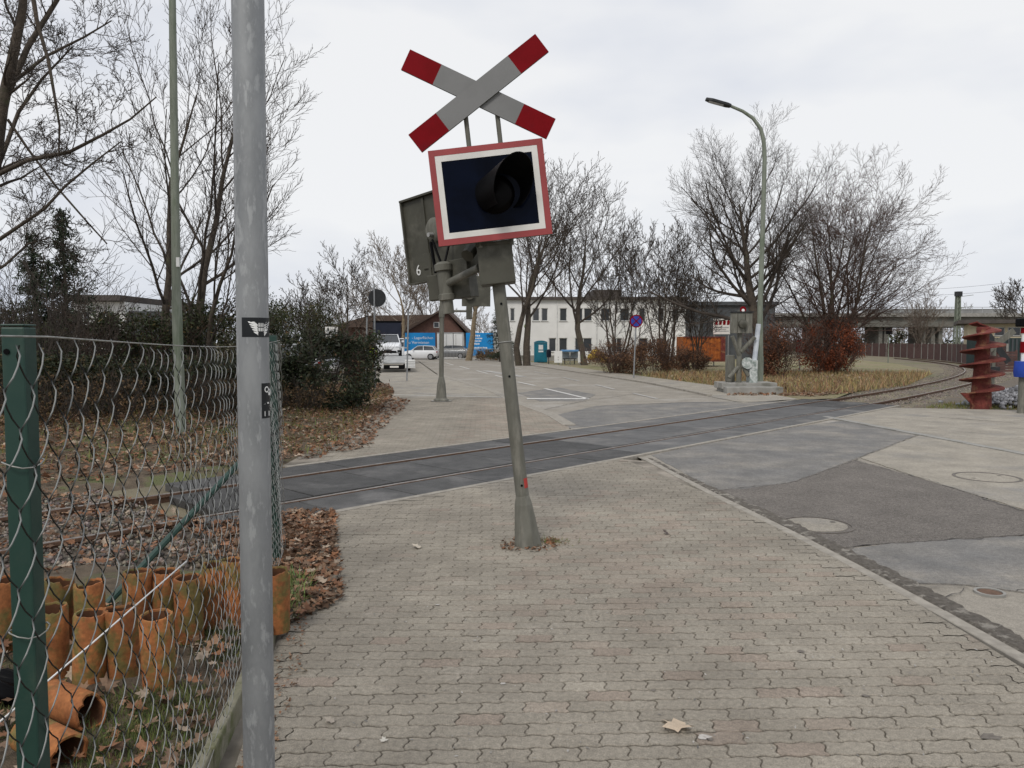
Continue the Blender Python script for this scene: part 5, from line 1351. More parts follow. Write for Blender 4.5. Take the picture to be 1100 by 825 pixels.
mb = MB(); mb.box((PXx(466.6, Y), Y - .06, PZ(351.4, Y)), (PXx(471.4, Y), Y - .052, PZ(346.6, Y))); mb.build('pane', MT['glass'], wo)
mb = MB(); mb.box((xl - 9, Y + 4, 0), (xl + 2, Y + 12, PZ(349, Y))); mb.build('wing', MT['brick'], bh)
mb = MB(); mb.prism([(xl - 10, PZ(351, Y)), (xl + 3, PZ(351, Y)), (xl + 3, PZ(337, Y)), (xl - 5, PZ(338, Y))], 0, 10, frame((0, Y + 13, 0)) @ Matrix.Rotation(R(90), 4, 'X')); mb.build('roof', MT['roof_tile'], bh)

# flat roofed house on the left
Y = 36.0
fh = thing('flat_roofed_house', 'low white house with flat brown roof behind the left hedge', 'house', (PXx(130, Y), Y, 0)); MF = frame((0, Y, 0))
facade(fh, MF, PXx(78, Y), PXx(135, Y), -.2, PZ(324, Y), 8, [(PXx(88, Y), PXx(97, Y), PZ(350, Y), PZ(334, Y)), (PXx(112, Y), PXx(124, Y), PZ(350, Y), PZ(334, Y))], 'render_white')
mb = MB(); mb.box((PXx(76, Y), -.5, PZ(323.5, Y)), (PXx(136, Y), 8.5, PZ(317.5, Y)), MF); mb.build('roof', MT['roof_dark'], fh)
mb = MB(); mb.box((PXx(136.5, Y), .2, -.2), (PXx(168, Y), 7, PZ(334, Y)), MF); mb.build('annex', MT['hall'], fh)

# yellow house on the right
Y = 70.0
yh = thing('yellow_house', 'cream coloured flat roofed house behind the slatted fence at right', 'house', (PXx(1090, Y), Y, 0)); MY = frame((PXx(1040, Y), Y, 0), R(-28))
facade(yh, MY, 0, 15, -.2, PZ(348, Y), 9, [(2.0, 2.8, PZ(361, Y), PZ(351.5, Y)), (3.0, 4.0, PZ(361, Y), PZ(351.5, Y)), (6, 7, PZ(361, Y), PZ(351.5, Y))], 'cream')
mb = MB(); mb.box((-.9, -1.0, PZ(347.8, Y)), (16, 9.5, PZ(344, Y)), MY); mb.build('roof', MT['roof_dark'], yh)
ct = thing('green_container', 'dark green storage container in front of the cream house', 'container', (PXx(1080, 60), 60, 0))
mb = MB(); mb.box((PXx(1058, 60), 60, 0), (PXx(1125, 60), 62.4, PZ(363, 60))); mb.build('body', mat('dark_green', (.03, .05, .05), None, 2, .6), ct)
x = PXx(1058, 60) + .15
while x < PXx(1125, 60) - .1:
    mb = MB(); mb.box((x, 59.95, .1), (x + .14, 59.998, PZ(363, 60) - .1)); mb.build('corrugation', MT['hall'], ct); x += .32

# viaduct
Y = 122.0
vd = thing('viaduct', 'long grey concrete railway viaduct crossing behind the trees', 'viaduct', (PXx(940, Y), Y, 0))
mb = MB(); mb.box((PXx(822, Y), Y, PZ(351, Y)), (PXx(1180, Y), Y + 9, PZ(340.5, Y))); mb.build('deck', MT['viaduct'], vd)
mb = MB(); mb.box((PXx(822, Y), Y - .6, PZ(340.3, Y)), (PXx(1180, Y), Y + 9.6, PZ(336.5, Y))); mb.build('parapet', MT['concrete'], vd)
for px in (833, 877, 886, 897, 947, 953, 996, 1004, 1012, 1060, 1068):
    mb = MB(); mb.box((PXx(px, Y), Y + 1, -.2), (PXx(px + (4 if px != 996 else 2), Y), Y + 6, PZ(351.2, Y))); mb.build('pier', MT['viaduct'], vd)
x = PXx(824, Y)
rl = MB()
while x < PXx(1178, Y): rl.box((x, Y - .5, PZ(336.5, Y) + .003), (x + .06, Y - .44, PZ(330.5, Y))); x += 1.6
rl.box((PXx(822, Y), Y - .5, PZ(330.4, Y)), (PXx(1180, Y), Y - .44, PZ(329.9, Y))); tag(rl.build('railing', MT['steel'], vd), kind='stuff')
bw = MB(); bw.box((PXx(990, Y), Y + 20, PZ(340, Y)), (PXx(1180, Y), Y + 21, PZ(326, Y)))
tag(bw.build('noise_barrier', mat('noise_barrier', (.30, .30, .29), None, .5, .9)), 'pale grey noise barrier above the viaduct at right', 'barrier')
for px, tp, lab in ((1029, 313, 'lattice overhead line mast left of the cream house'),):
    Yb = 88; t = thing('lattice_mast', lab, 'mast', (PXx(px, Yb), Yb, 0)); h = PZ(tp, Yb); x = PXx(px, Yb)
    for dx, dy in ((-.25, 0), (.25, 0), (-.25, .5), (.25, .5)):
        mb = MB(); mb.tube([(x + dx, Yb + dy, -.1), (x + dx * .6, Yb + .25 + (dy - .25) * .6, h)], .09, 4); mb.build('leg', MT['galv_green'], t)
    lt_ = MB(); n = 12
    for k in range(n):
        z0, z1 = h * k / n, h * (k + 1) / n; f0, f1 = .25 * (1 - .4 * k / n), .25 * (1 - .4 * (k + 1) / n)
        lt_.tube([(x - f0, Yb, z0), (x + f1, Yb, z1)], .025, 3); lt_.tube([(x + f0, Yb, z0), (x - f1, Yb, z1)], .025, 3)
    tag(lt_.build('lattice', MT['galv_green'], t), kind='stuff')
    for z in (.92, .75): 
        mb = MB(); mb.tube([(x, Yb, h * z), (x + 1.6, Yb, h * z + .2)], .04, 4); mb.build('bracket', MT['galv_green'], t)
    mb = MB(); mb.box((x - .3, Yb - .1, h * .93), (x + .3, Yb + .5, h)); mb.build('top_box', MT['lamp_dark'], t)
for k, (za, zb) in enumerate(((312, 298), (318, 306), (330, 329))):
    mb = MB(); a, b_ = deep(930, za, 120), deep(1130, zb, 95)
    mb.tube([a.lerp(b_, q / 12) - Vector((0, 0, .5 * math.sin(math.pi * q / 12))) for q in range(13)], .02, 3)
    tag(mb.build('overhead_wire', MT['lamp_dark']), ('topmost', 'middle', 'lowest')[k] + ' of the thin overhead wires above the viaduct', 'wire', 'overhead wires')

# brown panel fence following the track
BF = [(32.5, 50.5), (36.3, 60), (40.8, 69), (44.2, 78), (46.6, 87), (48.4, 97), (49.5, 108), (50, 118)]
bf = thing('brown_fence', 'dark brown panel fence following the curving track', 'fence', (*BF[2], 0))
d = [0]
for p, q in zip(BF, BF[1:]): d.append(d[-1] + math.dist(p, q))
s = 0; pm = None
while s < d[-1] - 2.5:
    a = Vector((np.interp(s, d, [p[0] for p in BF]), np.interp(s, d, [p[1] for p in BF]), 0)); b_ = Vector((np.interp(s + 2.5, d, [p[0] for p in BF]), np.interp(s + 2.5, d, [p[1] for p in BF]), 0))
    if pm is None:
        mb = MB(); mb.box((-1.2, -.02, -.1), (1.2, .02, 1.62)); pm = mb.mesh('panel', MT['fence_brown'])
        mb = MB(); mb.box((-.05, -.06, -.1), (.05, .06, 1.72)); qm = mb.mesh('post', MT['concrete'])
        mb = MB(); [mb.box((-1.2, -.03, z), (1.2, -.021, z + .05)) for z in (.3, .8, 1.3)]; 
        mb = MB(); mb.box((-1.2, -.035, 1.50), (1.2, -.021, 1.56)); tm = mb.mesh('rail', MT['fence_brown'])
    rz = math.atan2(b_.y - a.y, b_.x - a.x); c = (a + b_) / 2
    for me, loc in ((pm, c), (tm, c), (qm, a)):
        o = link(me.name.split('.')[0], me, bf); o.location = loc; o.rotation_euler.z = rz
    s += 2.5
sf = thing('slat_fence', 'brown horizontal slat fence behind the rusty auger', 'fence', (*place(1084, 400), 0))
xa, xb, Yf = PXx(1072, 46), PXx(1093, 46), 46
for k in range(8):
    mb = MB(); mb.box((xa, Yf, .05 + k * .155), (xb, Yf + .03, .18 + k * .155)); mb.build('slat', MT['fence_brown'], sf)
for x in (xa, xb): mb = MB(); mb.box((x - .05, Yf + .031, -.1), (x + .05, Yf + .12, 1.35)); mb.build('post', MT['fence_brown'], sf)

# ------------------------------------------------------------------ blue hoardings and site containers
Y = 86.0
def hoarding(label, pa, pb, lines, Y=86.0):
    t = thing('blue_banner', label, 'banner', (PXx((pa + pb) / 2, Y), Y, 0), 'blue banners on the site fence'); x0, x1 = PXx(pa, Y), PXx(pb, Y); z0, z1 = PZ(382, Y), PZ(357.5, Y)
    mb = MB(); mb.box((x0, Y, z0), (x1, Y + .08, z1)); bp = mb.build('panel', MT['blue'], t)
    for (txt, size, px, py) in lines:
        if txt.startswith('#'):                      # lettering too small to read: plain white blocks
            w, h = float(txt[1:]), size
            for q in range(max(2, int(w / (h * .8)))):
                xx = PXx(px, Y) - w / 2 + q * h * .8; mb = MB(); mb.box((xx, Y - .008, PZ(py, Y) - h * (.35 + .08 * (q % 2))), (xx + h * .55, Y - .002, PZ(py, Y) + h * (.3 + .1 * (q % 3 == 0)))); mb.build('print_block', MT['white_paint'], bp)
            continue
        text_mesh(txt, size, MT['white_paint'], Matrix.Translation((PXx(px, Y), Y - .006, PZ(py, Y))) @ Matrix.Rotation(R(90), 4, 'X'), 'lettering', bp)
    for x in (x0 + .1, x1 - .1): 
        mb = MB(); mb.box((x - .06, Y + .085, -.1), (x + .06, Y + .2, z1)); mb.build('post', MT['steel'], t)
hoarding('blue banner with white rental lettering behind the small white car', 433, 467.5, [('#0.9', .30, 437.5, 363), ('- Lagerflächen', .42, 454, 363), ('zu Vermieten', .46, 449, 368), ('#0.6', .2, 437, 373.5)])
hoarding('blue banner with small centred white lettering right of the white containers', 500.5, 530, [('#0.8', .26, 514, 360.5), ('#1.0', .2, 514, 363.5), ('#0.9', .2, 514, 366.3), ('#0.8', .26, 513.5, 369.3), ('#2.2', .22, 514, 373.5)])
for k, (pa, pb, lab) in enumerate(((469.5, 476.5, 'white site container between banners, leftmost'), (477, 486.5, 'white site container between banners, middle'), (487.2, 496.5, 'white site container between banners, next to pale tree'), (530.5, 541, 'pale green and white container right of second banner'))):
    t = thing('site_container', lab, 'container', (PXx(pa, 88), 88, 0), 'white site containers'); mb = MB(); mb.box((PXx(pa, 88), 88, -.1), (PXx(pb, 88), 92, PZ(358, 88))); mb.build('body', MT['render_white'], t)
    mb = MB(); mb.box((PXx(pa, 88) - .02, 87.95, PZ(358, 88) + .003), (PXx(pb, 88) + .02, 92, PZ(357, 88))); mb.build('roof_edge', MT['steel'], t)
    mb = MB(); mb.box((PXx(pa, 88) + .25, 87.95, .1), (PXx(pa, 88) + .28, 87.997, PZ(359, 88))); mb.build('door_seam', MT['steel'], t)
t = thing('site_fence', 'grey tubular barrier fence along the far kerb below the blue banners', 'fence', (*place(505, 386), 0))
bars = MB()
for k in range(46):
    x = PXx(470 + k * 1.55, 78); bars.tube([(x, 78, 0), (x, 78, 1.1)], .018, 4)
tag(bars.build('bars', MT['steel'], t), kind='stuff')
for z in (.15, 1.1):
    mb = MB(); mb.tube([(PXx(470, 78), 78, z), (PXx(540, 78), 78, z)], .03, 5); mb.build('rail', MT['steel'], t)
for k, (px, lab) in enumerate(((521, 'dry shrub below the second blue banner'), (532, 'straw coloured shrub beside the pale green container'))):
    twig_shrub(lab, PXx(px, 77), 77, .9, 1.1, 14, 120 + k, m='twig_pale', rmin=.02, leaves=500, leaf=.09, col=(1.2, 1.4, 1.2), name='dry_shrub')

# ------------------------------------------------------------------ vehicles
def car(name, label, loc, rz, paint, L=4.4, W=1.82, Hh=1.55, suv=False, pitch=0.0, group='cars'):
    t = thing(name, label, 'car', loc, group); M = frame(loc, rz) @ Matrix.Rotation(pitch, 4, 'Y')   # +x is the front
    gz = .30 if suv else .2
    st_ = [(-L / 2, .62, .50, .80, .80), (-L / 2 + .12, .40, .30, .98, .92), (-L * .32, gz, gz, .98, 1), (L * .10, gz, gz, .98, 1), (L * .30, gz, gz, .96, .99), (L / 2 - .25, gz + .02, gz, .86, .93), (L / 2 - .04, gz + .1, gz + .1, .74, .84)]
    up = 1.06 if suv else 1
    mb = MB(); rings = []
    for x, zb, _, zt, wf in st_:
        w = W / 2 * wf; zt *= up
        rings.append([mb.vert(M @ Vector(p)) for p in ((x, -w * .88, zb), (x, -w, zb + (zt - zb) * .35), (x, -w * .985, zb + (zt - zb) * .75), (x, -w * .9, zt), (x, w * .9, zt), (x, w * .985, zb + (zt - zb) * .75), (x, w, zb + (zt - zb) * .35), (x, w * .88, zb))])
    for a, b in zip(rings, rings[1:]):
        for j in range(8): mb.f.append([a[j], a[(j + 1) % 8], b[(j + 1) % 8], b[j]])
    mb.f.append(rings[0][::-1]); mb.f.append(rings[-1])
    body = mb.build('body', MT[paint], t, autosmooth=35)
    # glass house and roof
    zb = .955 * up; zr = Hh
    prof = [(-L * .45 if not suv else -L * .46, zb, .86), (-L * .36, zr - .06, .70), (-L * .10, zr, .72), (L * .06, zr - .02, .71), (L * .24, zb, .86)]
    mb = MB(); rg = []
    for x, z, wf in prof: rg.append((x, z, W / 2 * wf))
    low = [mb.vert(M @ Vector((rg[0][0], s_ * rg[0][2], zb))) for s_ in (-1, 1)]; hi = [mb.vert(M @ Vector((rg[4][0], s_ * rg[4][2], zb))) for s_ in (-1, 1)]
    tp = [[mb.vert(M @ Vector((x, s_ * w, z - .02))) for s_ in (-1, 1)] for x, z, w in rg[1:4]]
    mb.f.append([low[0], low[1], tp[0][1], tp[0][0]]); mb.f.append([hi[1], hi[0], tp[2][0], tp[2][1]])
    mb.f.append([low[0], tp[0][0], tp[1][0], tp[2][0], hi[0]]); mb.f.append([low[1], hi[1], tp[2][1], tp[1][1], tp[0][1]])
    mb.f.append([tp[0][0], tp[0][1], tp[1][1], tp[1][0]]); mb.f.append([tp[1][0], tp[1][1], tp[2][1], tp[2][0]])
    mb.build('windows', MT['glass'], t)
    mb = MB()
    pr = [Vector((x, 0, z)) for x, z, w in rg]; ws = [w for _, _, w in rg]
    top = [[M @ Vector((x, s_ * (w + .01), z + .012)) for s_ in (-1, 1)] for x, z, w in rg[1:4]]
    for a, b in zip(top, top[1:]): mb.face([a[0], b[0], b[1], a[1]])
    roof = mb.build('roof', MT[paint], t)
    pl = MB()
    for s_ in (-1, 1):
        for k in range(4):
            a = M @ Vector((rg[k][0], s_ * (rg[k][2] + .008), rg[k][1])); b = M @ Vector((rg[k + 1][0], s_ * (rg[k + 1][2] + .008), rg[k + 1][1])); pl.tube([a, b], .035, 4)
        x = -L * .10; pl.tube([M @ Vector((x, s_ * rg[2][2], zr - .02)), M @ Vector((x - .03, s_ * W / 2 * .87, zb))], .04, 4)
    tag(pl.build('pillars', MT[paint], t), kind='stuff')
    for sx in (-L * .31, L * .305):
        for s_ in (-1, 1):
            Mw = M @ Matrix.Translation((sx, s_ * (W / 2 - .10), .33)) @ Matrix.Rotation(R(90), 4, 'X')
            mb = MB(); mb.lathe([(.20, -.11), (.32, -.10), (.335, 0), (.32, .10), (.20, .11)], 18, Mw); wh = mb.build('wheel', MT['tyre'], t, autosmooth=40)
            mb = MB(); mb.lathe([(.21, -.115), (.20, .115)], 14, Mw); mb.build('rim', MT['rim'], wh)
    for s_ in (-1, 1):
        mb = MB(); mb.cbox((L / 2 - .12, s_ * W * .36, .70 * up), (.16, .34, .10), M); mb.build('headlight', MT['lamp_glass'], t, bevel=.02)
        mb = MB(); mb.cbox((-L / 2 + .06, s_ * W * .38, .82 * up), (.10, .24, .16), M); mb.build('tail_light', MT['red_lamp'], t, bevel=.02)
        mb = MB(); mb.cbox((L * .17, s_ * (W / 2 + .09), zb + .06), (.12, .18, .13), M); mb.build('mirror', MT[paint], t, bevel=.03)
        mb = MB(); mb.cbox((L / 2 - .07, s_ * W * .40, .45 * up), (.10, .22, .14), M); mb.build('fog_lamp', MT['black'], t, bevel=.02)
    mb = MB(); mb.cbox((L / 2 - .04, 0, .40 * up), (.08, W * .62, .14), M); mb.build('grille', MT['black'], t, bevel=.02)
    mb = MB(); mb.cbox((L / 2 + .005, 0, .50 * up), (.02, .52, .11), M); mb.build('number_plate', MT['sign_white'] if not suv else MT['lamp_dark'], t)
    mb = MB(); mb.cbox((-L / 2 - .01, 0, .62), (.02, .52, .11), M); mb.build('number_plate', MT['sign_white'], t)
    return t
TX = (PXx(404, 54) + PXx(431.5, 54)) / 2
car('white_suv', 'white sport utility car loaded on the flatbed truck, front facing camera', (TX + .02, 53.5, .82), R(-81.4), 'car_white', 4.3, 1.85, 1.52, True, pitch=R(2))
car('small_white_car', 'small white car parked side on in front of blue banner', (PXx(452, 80), 80, -.02), R(176), 'car_white', 3.7, 1.65, 1.45)
car('grey_car', 'dark grey car parked under the pale trunked tree', (PXx(483, 84), 84, -.02), R(172), 'car_grey', 4.4, 1.8, 1.45)
car('silver_car', 'silver car half hidden behind the bushes left of round sign', (PXx(318, 33), 33, .15), R(150), 'car_silver', 4.2, 1.75, 1.6)
# flatbed recovery truck
MT['graffiti_plain'] = mat('tail_plate', (.36, .36, .35), (.26, .26, .25), 3, .5)
FT = thing('flatbed_truck', 'white flatbed recovery truck with ramps carrying the white car', 'truck', (TX, 48, 0)); Mq = frame((PXx(423, 47.3), 47.3, 0), R(9.8))
mb = MB(); mb.box((-1.12, .9, .78), (1.12, 9.5, .86), Mq); mb.build('deck', MT['steel'], FT, bevel=.02)
mb = MB(); mb.prism([(-.85, .50), (.92, .78), (.92, .95), (-.85, .58)], -1.1, 1.1, Mq @ Matrix.Rotation(R(90), 4, 'Z') @ Matrix.Rotation(R(90), 4, 'X')); mb.build('sloping_tail', MT['graffiti_plain'], FT)
for s_ in (-1, 1):
    mb = MB(); mb.box((s_ * .95 - .30, -1.05, .12), (s_ * .95 + .30, -.95, .62), Mq @ Matrix.Rotation(R(-8), 4, 'X')); rp = mb.build('ramp', MT['white_paint'], FT, bevel=.01)
    for k in range(4):
        mb = MB(); mb.box((s_ * .95 - .28, -1.075, .18 + k * .11), (s_ * .95 + .28, -1.052, .21 + k * .11), Mq @ Matrix.Rotation(R(-8), 4, 'X')); mb.build('cross_bar', MT['steel'], rp)
    mb = MB(); mb.box((s_ * 1.02 - .14, -.93, .30), (s_ * 1.02 + .14, -.88, .42), Mq); mb.build('tail_light', MT['red_lamp'], FT)
    for y in (2.0, 7.8):
        Mw = Mq @ Matrix.Translation((s_ * .95, y, .42)) @ Matrix.Rotation(R(90), 4, 'Y'); mb = MB(); mb.lathe([(.25, -.14), (.42, -.13), (.42, .13), (.25, .14)], 18, Mw); w = mb.build('wheel', MT['tyre'], FT, autosmooth=40)
        mb = MB(); mb.lathe([(.24, -.145), (.24, .145)], 12, Mw); mb.build('rim', MT['rim'], w)
mb = MB(); mb.box((-.62, -.92, .20), (.62, -.86, .45), Mq); mb.build('bumper', MT['black'], FT, bevel=.02)
mb = MB(); mb.box((-.26, -.935, .28), (.26, -.922, .39), Mq); mb.build('number_plate', MT['sign_white'], FT)
mb = MB(); mb.box((-.95, 9.6, .6), (.95, 11.6, 2.1), Mq); cb = mb.build('cab', MT['car_white'], FT, bevel=.08)
mb = MB(); mb.box((-.9, 9.57, 1.5), (.9, 9.597, 2.05), Mq); mb.build('rear_window', MT['glass'], cb)
bt = thing('box_truck', 'dark navy box truck standing in front of the flatbed truck', 'truck', (TX, 64, 0)); Mb = frame((PXx(418, 64), 63, 0), R(8.6)); hw = (PXx(432.5, 64) - PXx(403, 64)) / 2
mb = MB(); mb.box((-hw, 0, .9), (hw, 6.5, PZ(346.5, 64)), Mb); bx_ = mb.build('box_body', MT['navy'], bt, bevel=.03)
mb = MB(); mb.box((-hw - .03, -.06, PZ(346.5, 64) + .003), (hw + .03, 6.5, PZ(345, 64)), Mb); mb.build('roof_edge', MT['black'], bx_)
for s_ in (-1, 1): mb = MB(); mb.box((s_ * hw * .5 - hw * .48, -.03, .95), (s_ * hw * .5 + hw * .48, -.003, PZ(347.5, 64)), Mb); mb.build('rear_door', MT['navy'], bx_)
mb = MB(); mb.box((-hw * .95, 6.8, .6), (hw * .95, 8.6, 2.7), Mb); mb.build('cab', MT['navy'], bt, bevel=.08)
for s_ in (-1, 1):
    for y in (1.6, 7.4):
        Mw = Mb @ Matrix.Translation((s_ * (hw - .2), y, .45)) @ Matrix.Rotation(R(90), 4, 'Y'); mb = MB(); mb.lathe([(.25, -.14), (.45, -.13), (.45, .13), (.25, .14)], 16, Mw); mb.build('wheel', MT['tyre'], bt, autosmooth=40)
# worker beside the truck
def person(label, loc, h=1.78, rz=0):
    t = thing('person', label, 'person', loc)
    me = bpy.data.meshes.new('body'); s_ = h / 1.78
    V = [(0, 0, .95), (0, 0, 1.2), (0, 0, 1.42), (0, -.01, 1.52), (0, -.03, 1.63), (0, -.02, 1.73),
         (-.18, 0, 1.42), (-.24, .02, 1.15), (-.22, -.12, .92), (.18, 0, 1.42), (.25, .03, 1.15), (.24, -.05, .9),
         (-.10, 0, .88), (-.11, -.02, .48), (-.11, .02, .08), (-.12, -.12, .04), (.10, 0, .88), (.12, .03, .48), (.12, .06, .08), (.13, -.08, .04)]
    Ed = [(0, 1), (1, 2), (2, 3), (3, 4), (4, 5), (2, 6), (6, 7), (7, 8), (2, 9), (9, 10), (10, 11), (0, 12), (12, 13), (13, 14), (14, 15), (0, 16), (16, 17), (17, 18), (18, 19)]
    rad = [.15, .155, .14, .055, .10, .07, .07, .052, .04, .07, .052, .04, .10, .065, .045, .045, .10, .065, .045, .045]
    me.from_pydata([tuple(c * s_ for c in v) for v in V], Ed, [])
    o = bpy.data.objects.new('body', me); COL.objects.link(o); o.parent = t; t.rotation_euler.z = rz
    sk = o.modifiers.new('skin', 'SKIN'); sk.use_smooth_shade = True
    for v, r in zip(me.skin_vertices[0].data, rad): v.radius = (r * s_, r * s_)
    me.skin_vertices[0].data[0].use_root = True
    sb = o.modifiers.new('sub', 'SUBSURF'); sb.levels = 1; sb.render_levels = 1
    m = bpy.data.materials.new('work_clothes'); m.use_nodes = True; N, L = m.node_tree.nodes, m.node_tree.links
    tc = N.new('ShaderNodeTexCoord'); sp = N.new('ShaderNodeSeparateXYZ'); L.new(tc.outputs['Object'], sp.inputs[0]); cr = N.new('ShaderNodeValToRGB'); cr.color_ramp.interpolation = 'CONSTANT'
    mr = N.new('ShaderNodeMath'); mr.operation = 'DIVIDE'; mr.inputs[1].default_value = 1.8 * s_; L.new(sp.outputs[2], mr.inputs[0]); L.new(mr.outputs[0], cr.inputs[0])
    el = cr.color_ramp.elements; el[0].position = 0; el[0].color = (.02, .02, .022, 1); el[1].position = .06; el[1].color = (.03, .035, .05, 1)
    for pos, c in ((.50, (.50, .66, .03)), (.82, (.45, .28, .2)), (.925, (.04, .03, .02))): e = el.new(pos); e.color = (*c, 1)
    L.new(cr.outputs[0], N['Principled BSDF'].inputs['Base Color']); N['Principled BSDF'].inputs['Roughness'].default_value = .8
    me.materials.append(m); return t
person('person in bright yellow safety jacket standing beside the flatbed truck', (PXx(400.5, 47), 47, 0), 1.75, R(30))

# ------------------------------------------------------------------ street furniture
lx, ly = 9.48, 29.4
sl = thing('street_lamp', 'tall curved street lamp post with dark flat head right of road', 'street lamp', (lx, ly, -.05))
pts = [Vector((lx, ly, -.1)), deep(816.5, 330, ly), deep(819.5, 240, ly), deep(821.5, 170, ly), deep(820.5, 152, ly), deep(817, 138, ly), deep(809, 127, ly), deep(798, 119.5, ly), deep(784, 113.5, ly)]
mb = MB(); mb.tube([pts[0], Vector((lx, ly, 1.3))], [.14, .135], 14); mb.build('base_tube', MT['galv_green'], sl, autosmooth=40)
mb = MB(); mb.tube([Vector((lx + .005, ly, 1.25))] + pts[1:], [.115, .10, .09, .078, .074, .07, .066, .06, .055], 12); mb.build('shaft', MT['galv_green'], sl, autosmooth=60)
a, b_ = deep(785, 114, ly), deep(758, 106.5, ly); dd = (b_ - a); M = Matrix.Translation(a) @ dd.to_track_quat('X', 'Z').to_matrix().to_4x4()
mb = MB(); mb.prism([(0, -.10), (.15, -.16), (.75, -.17), (.98, -.08), (.98, .08), (.75, .17), (.15, .16), (0, .10)], -.05, .055, M); hd_ = mb.build('lamp_head', MT['lamp_dark'], sl, bevel=.02)
mb = MB(); mb.box((.28, -.11, -.06), (.85, .11, -.052), M); mb.build('diffuser', MT['lamp_glass'], hd_)

p = place(195, 476); lp = thing('lamp_post', 'slender grey green post standing on the bank beyond the track', 'lamp post', (*p, 0))
mb = MB(); mb.tube([(p[0], p[1], -.1), (p[0] - .03, p[1], 2.6)], [.092, .088], 12); mb.build('base_tube', MT['galv_green'], lp, autosmooth=50)
q = deep(184.5, -40, p[1]); mb = MB(); mb.tube([(p[0] - .03, p[1], 2.55), q], [.080, .058], 12); mb.build('shaft', MT['galv_green'], lp, autosmooth=50)
mb = MB(); mb.box((p[0] + .02, p[1] - .10, PZ(287, p[1])), (p[0] + .075, p[1] - .07, PZ(277, p[1]))); mb.build('number_label', MT['white_paint'], lp)
mb = MB(); mb.lathe([(.055, 0), (.10, .3), (.06, .5), (.01, .52)], 12, frame(q[:])); mb.build('lamp_head', MT['lamp_dark'], lp)

x, y = place(403, 419); rs = thing('round_sign', 'back of a round grey traffic sign on a post by the hedge', 'traffic sign', (x, y, 0))
mb = MB(); mb.tube([(x, y, -.1), (x + .0, y, PZ(305, y))], .032, 10); mb.build('post', MT['galv'], rs, autosmooth=50)
mb = MB(); mb.lathe([(.34, 0), (.34, .02)], 28, frame((x + .10, y + .06, PZ(320, y)), 0, R(90), 0)); mb.build('disc', MT['lamp_dark'], rs, bevel=.004)
mb = MB(); mb.lathe([(.034, 0), (.0, .012)], 10, frame((x, y, PZ(305, y)))); mb.build('cap', MT['lamp_dark'], rs)
for lab, pb, pt, r in (('thin grey pole on the path in front of the flatbed ramps', (437, 409), 333, .035), ('thin pole behind the right end of the hedge', (392, 425), 340, .025)):
    x, y = place(*pb); t = thing('steel_pole', lab, 'pole', (x, y, 0)); mb = MB(); mb.tube([(x, y, -.1), (x + .1, y, PZ(pt, y))], r, 8); mb.build('shaft', MT['galv'], t, autosmooth=50)
    mb = MB(); mb.lathe([(r + .004, -.02), (r + .004, .03), (.0, .04)], 8, frame((x + .1, y, PZ(pt, y)))); mb.build('cap', MT['lamp_dark'], t)
Y = 34; t = thing('notice_board', 'small white notice board above the hedge left of round sign', 'sign', (PXx(356, Y), Y, 0))
mb = MB(); mb.box((PXx(349.5, Y), Y, PZ(363, Y)), (PXx(363, Y), Y + .03, PZ(351, Y))); nb = mb.build('board', MT['sign_white'], t)
for k, (a, b_, c, d_) in enumerate(((351, 354, 353, 361), (355, 357.5, 354, 358), (358, 361.5, 353, 360), (354.5, 357, 359, 362))): mb = MB(); mb.box((PXx(a, Y), Y - .008, PZ(d_, Y)), (PXx(b_, Y), Y - .002, PZ(c, Y))); mb.build('print_block', MT['steel'], nb)
for px in (351, 361.5): mb = MB(); mb.tube([(PXx(px, Y), Y + .06, -.1), (PXx(px, Y), Y + .06, PZ(352, Y))], .03, 6); mb.build('post', MT['galv'], t)

x, y = place(681, 406); t = thing('no_parking_sign', 'round blue and red no stopping sign on a grey post', 'traffic sign', (x, y, 0))
mb = MB(); mb.tube([(x - .02, y, -.1), (x + .1, y, PZ(339, y))], .035, 8); mb.build('post', MT['galv'], t, autosmooth=50)
M = frame((x + .08, y - .05, PZ(345, y)), 0, R(90)); mb = MB(); mb.lathe([(.33, 0), (.33, .02)], 28, M); dk = mb.build('disc', MT['sign_red'], t)
mb = MB(); mb.lathe([(.265, .021), (.265, .026)], 28, M); mb.build('blue_face', MT['sign_blue'], dk)
for a in (45, -45): mb = MB(); mb.cbox((0, 0, .029 + (.001 if a > 0 else 0)), (.54, .055, .004), M @ Matrix.Rotation(R(a), 4, 'Z')); mb.build('red_bar', MT['sign_red'], dk)

# bus stop sign, toilet, mailbox, shelter of white boards
Y = 66; x = PXx(566, Y); t = thing('bus_stop_sign', 'yellow and green round bus stop sign between the tree trunks', 'traffic sign', (x, Y, 0))
mb = MB(); mb.tube([(x, Y, -.1), (x, Y, PZ(347, Y))], .035, 8); mb.build('post', MT['galv'], t)
M = frame((x, Y - .05, PZ(350.5, Y)), 0, R(90)); mb = MB(); mb.lathe([(.24, 0), (.24, .02)], 24, M); dk = mb.build('disc', mat('sign_green', (.02, .16, .05), None, 5, .5), t)
mb = MB(); mb.lathe([(.19, .021), (.19, .026)], 24, M); mb.build('yellow_face', MT['sign_yellow'], dk)
text_mesh('H', .26, mat('sign_green2', (.02, .16, .05), None, 5, .5), frame((x, Y - .08, PZ(350.5, Y)), 0, R(90)), 'letter', dk)
Y = 69; x0, x1 = PXx(574, Y), PXx(588, Y); t = thing('portable_toilet', 'teal blue portable toilet cabin beside the white building', 'toilet cabin', ((x0 + x1) / 2, Y, 0))
mb = MB(); mb.box((x0, Y, 0), (x1, Y + 1.15, PZ(368.5, Y))); bd = mb.build('cabin', MT['toilet'], t, bevel=.04)
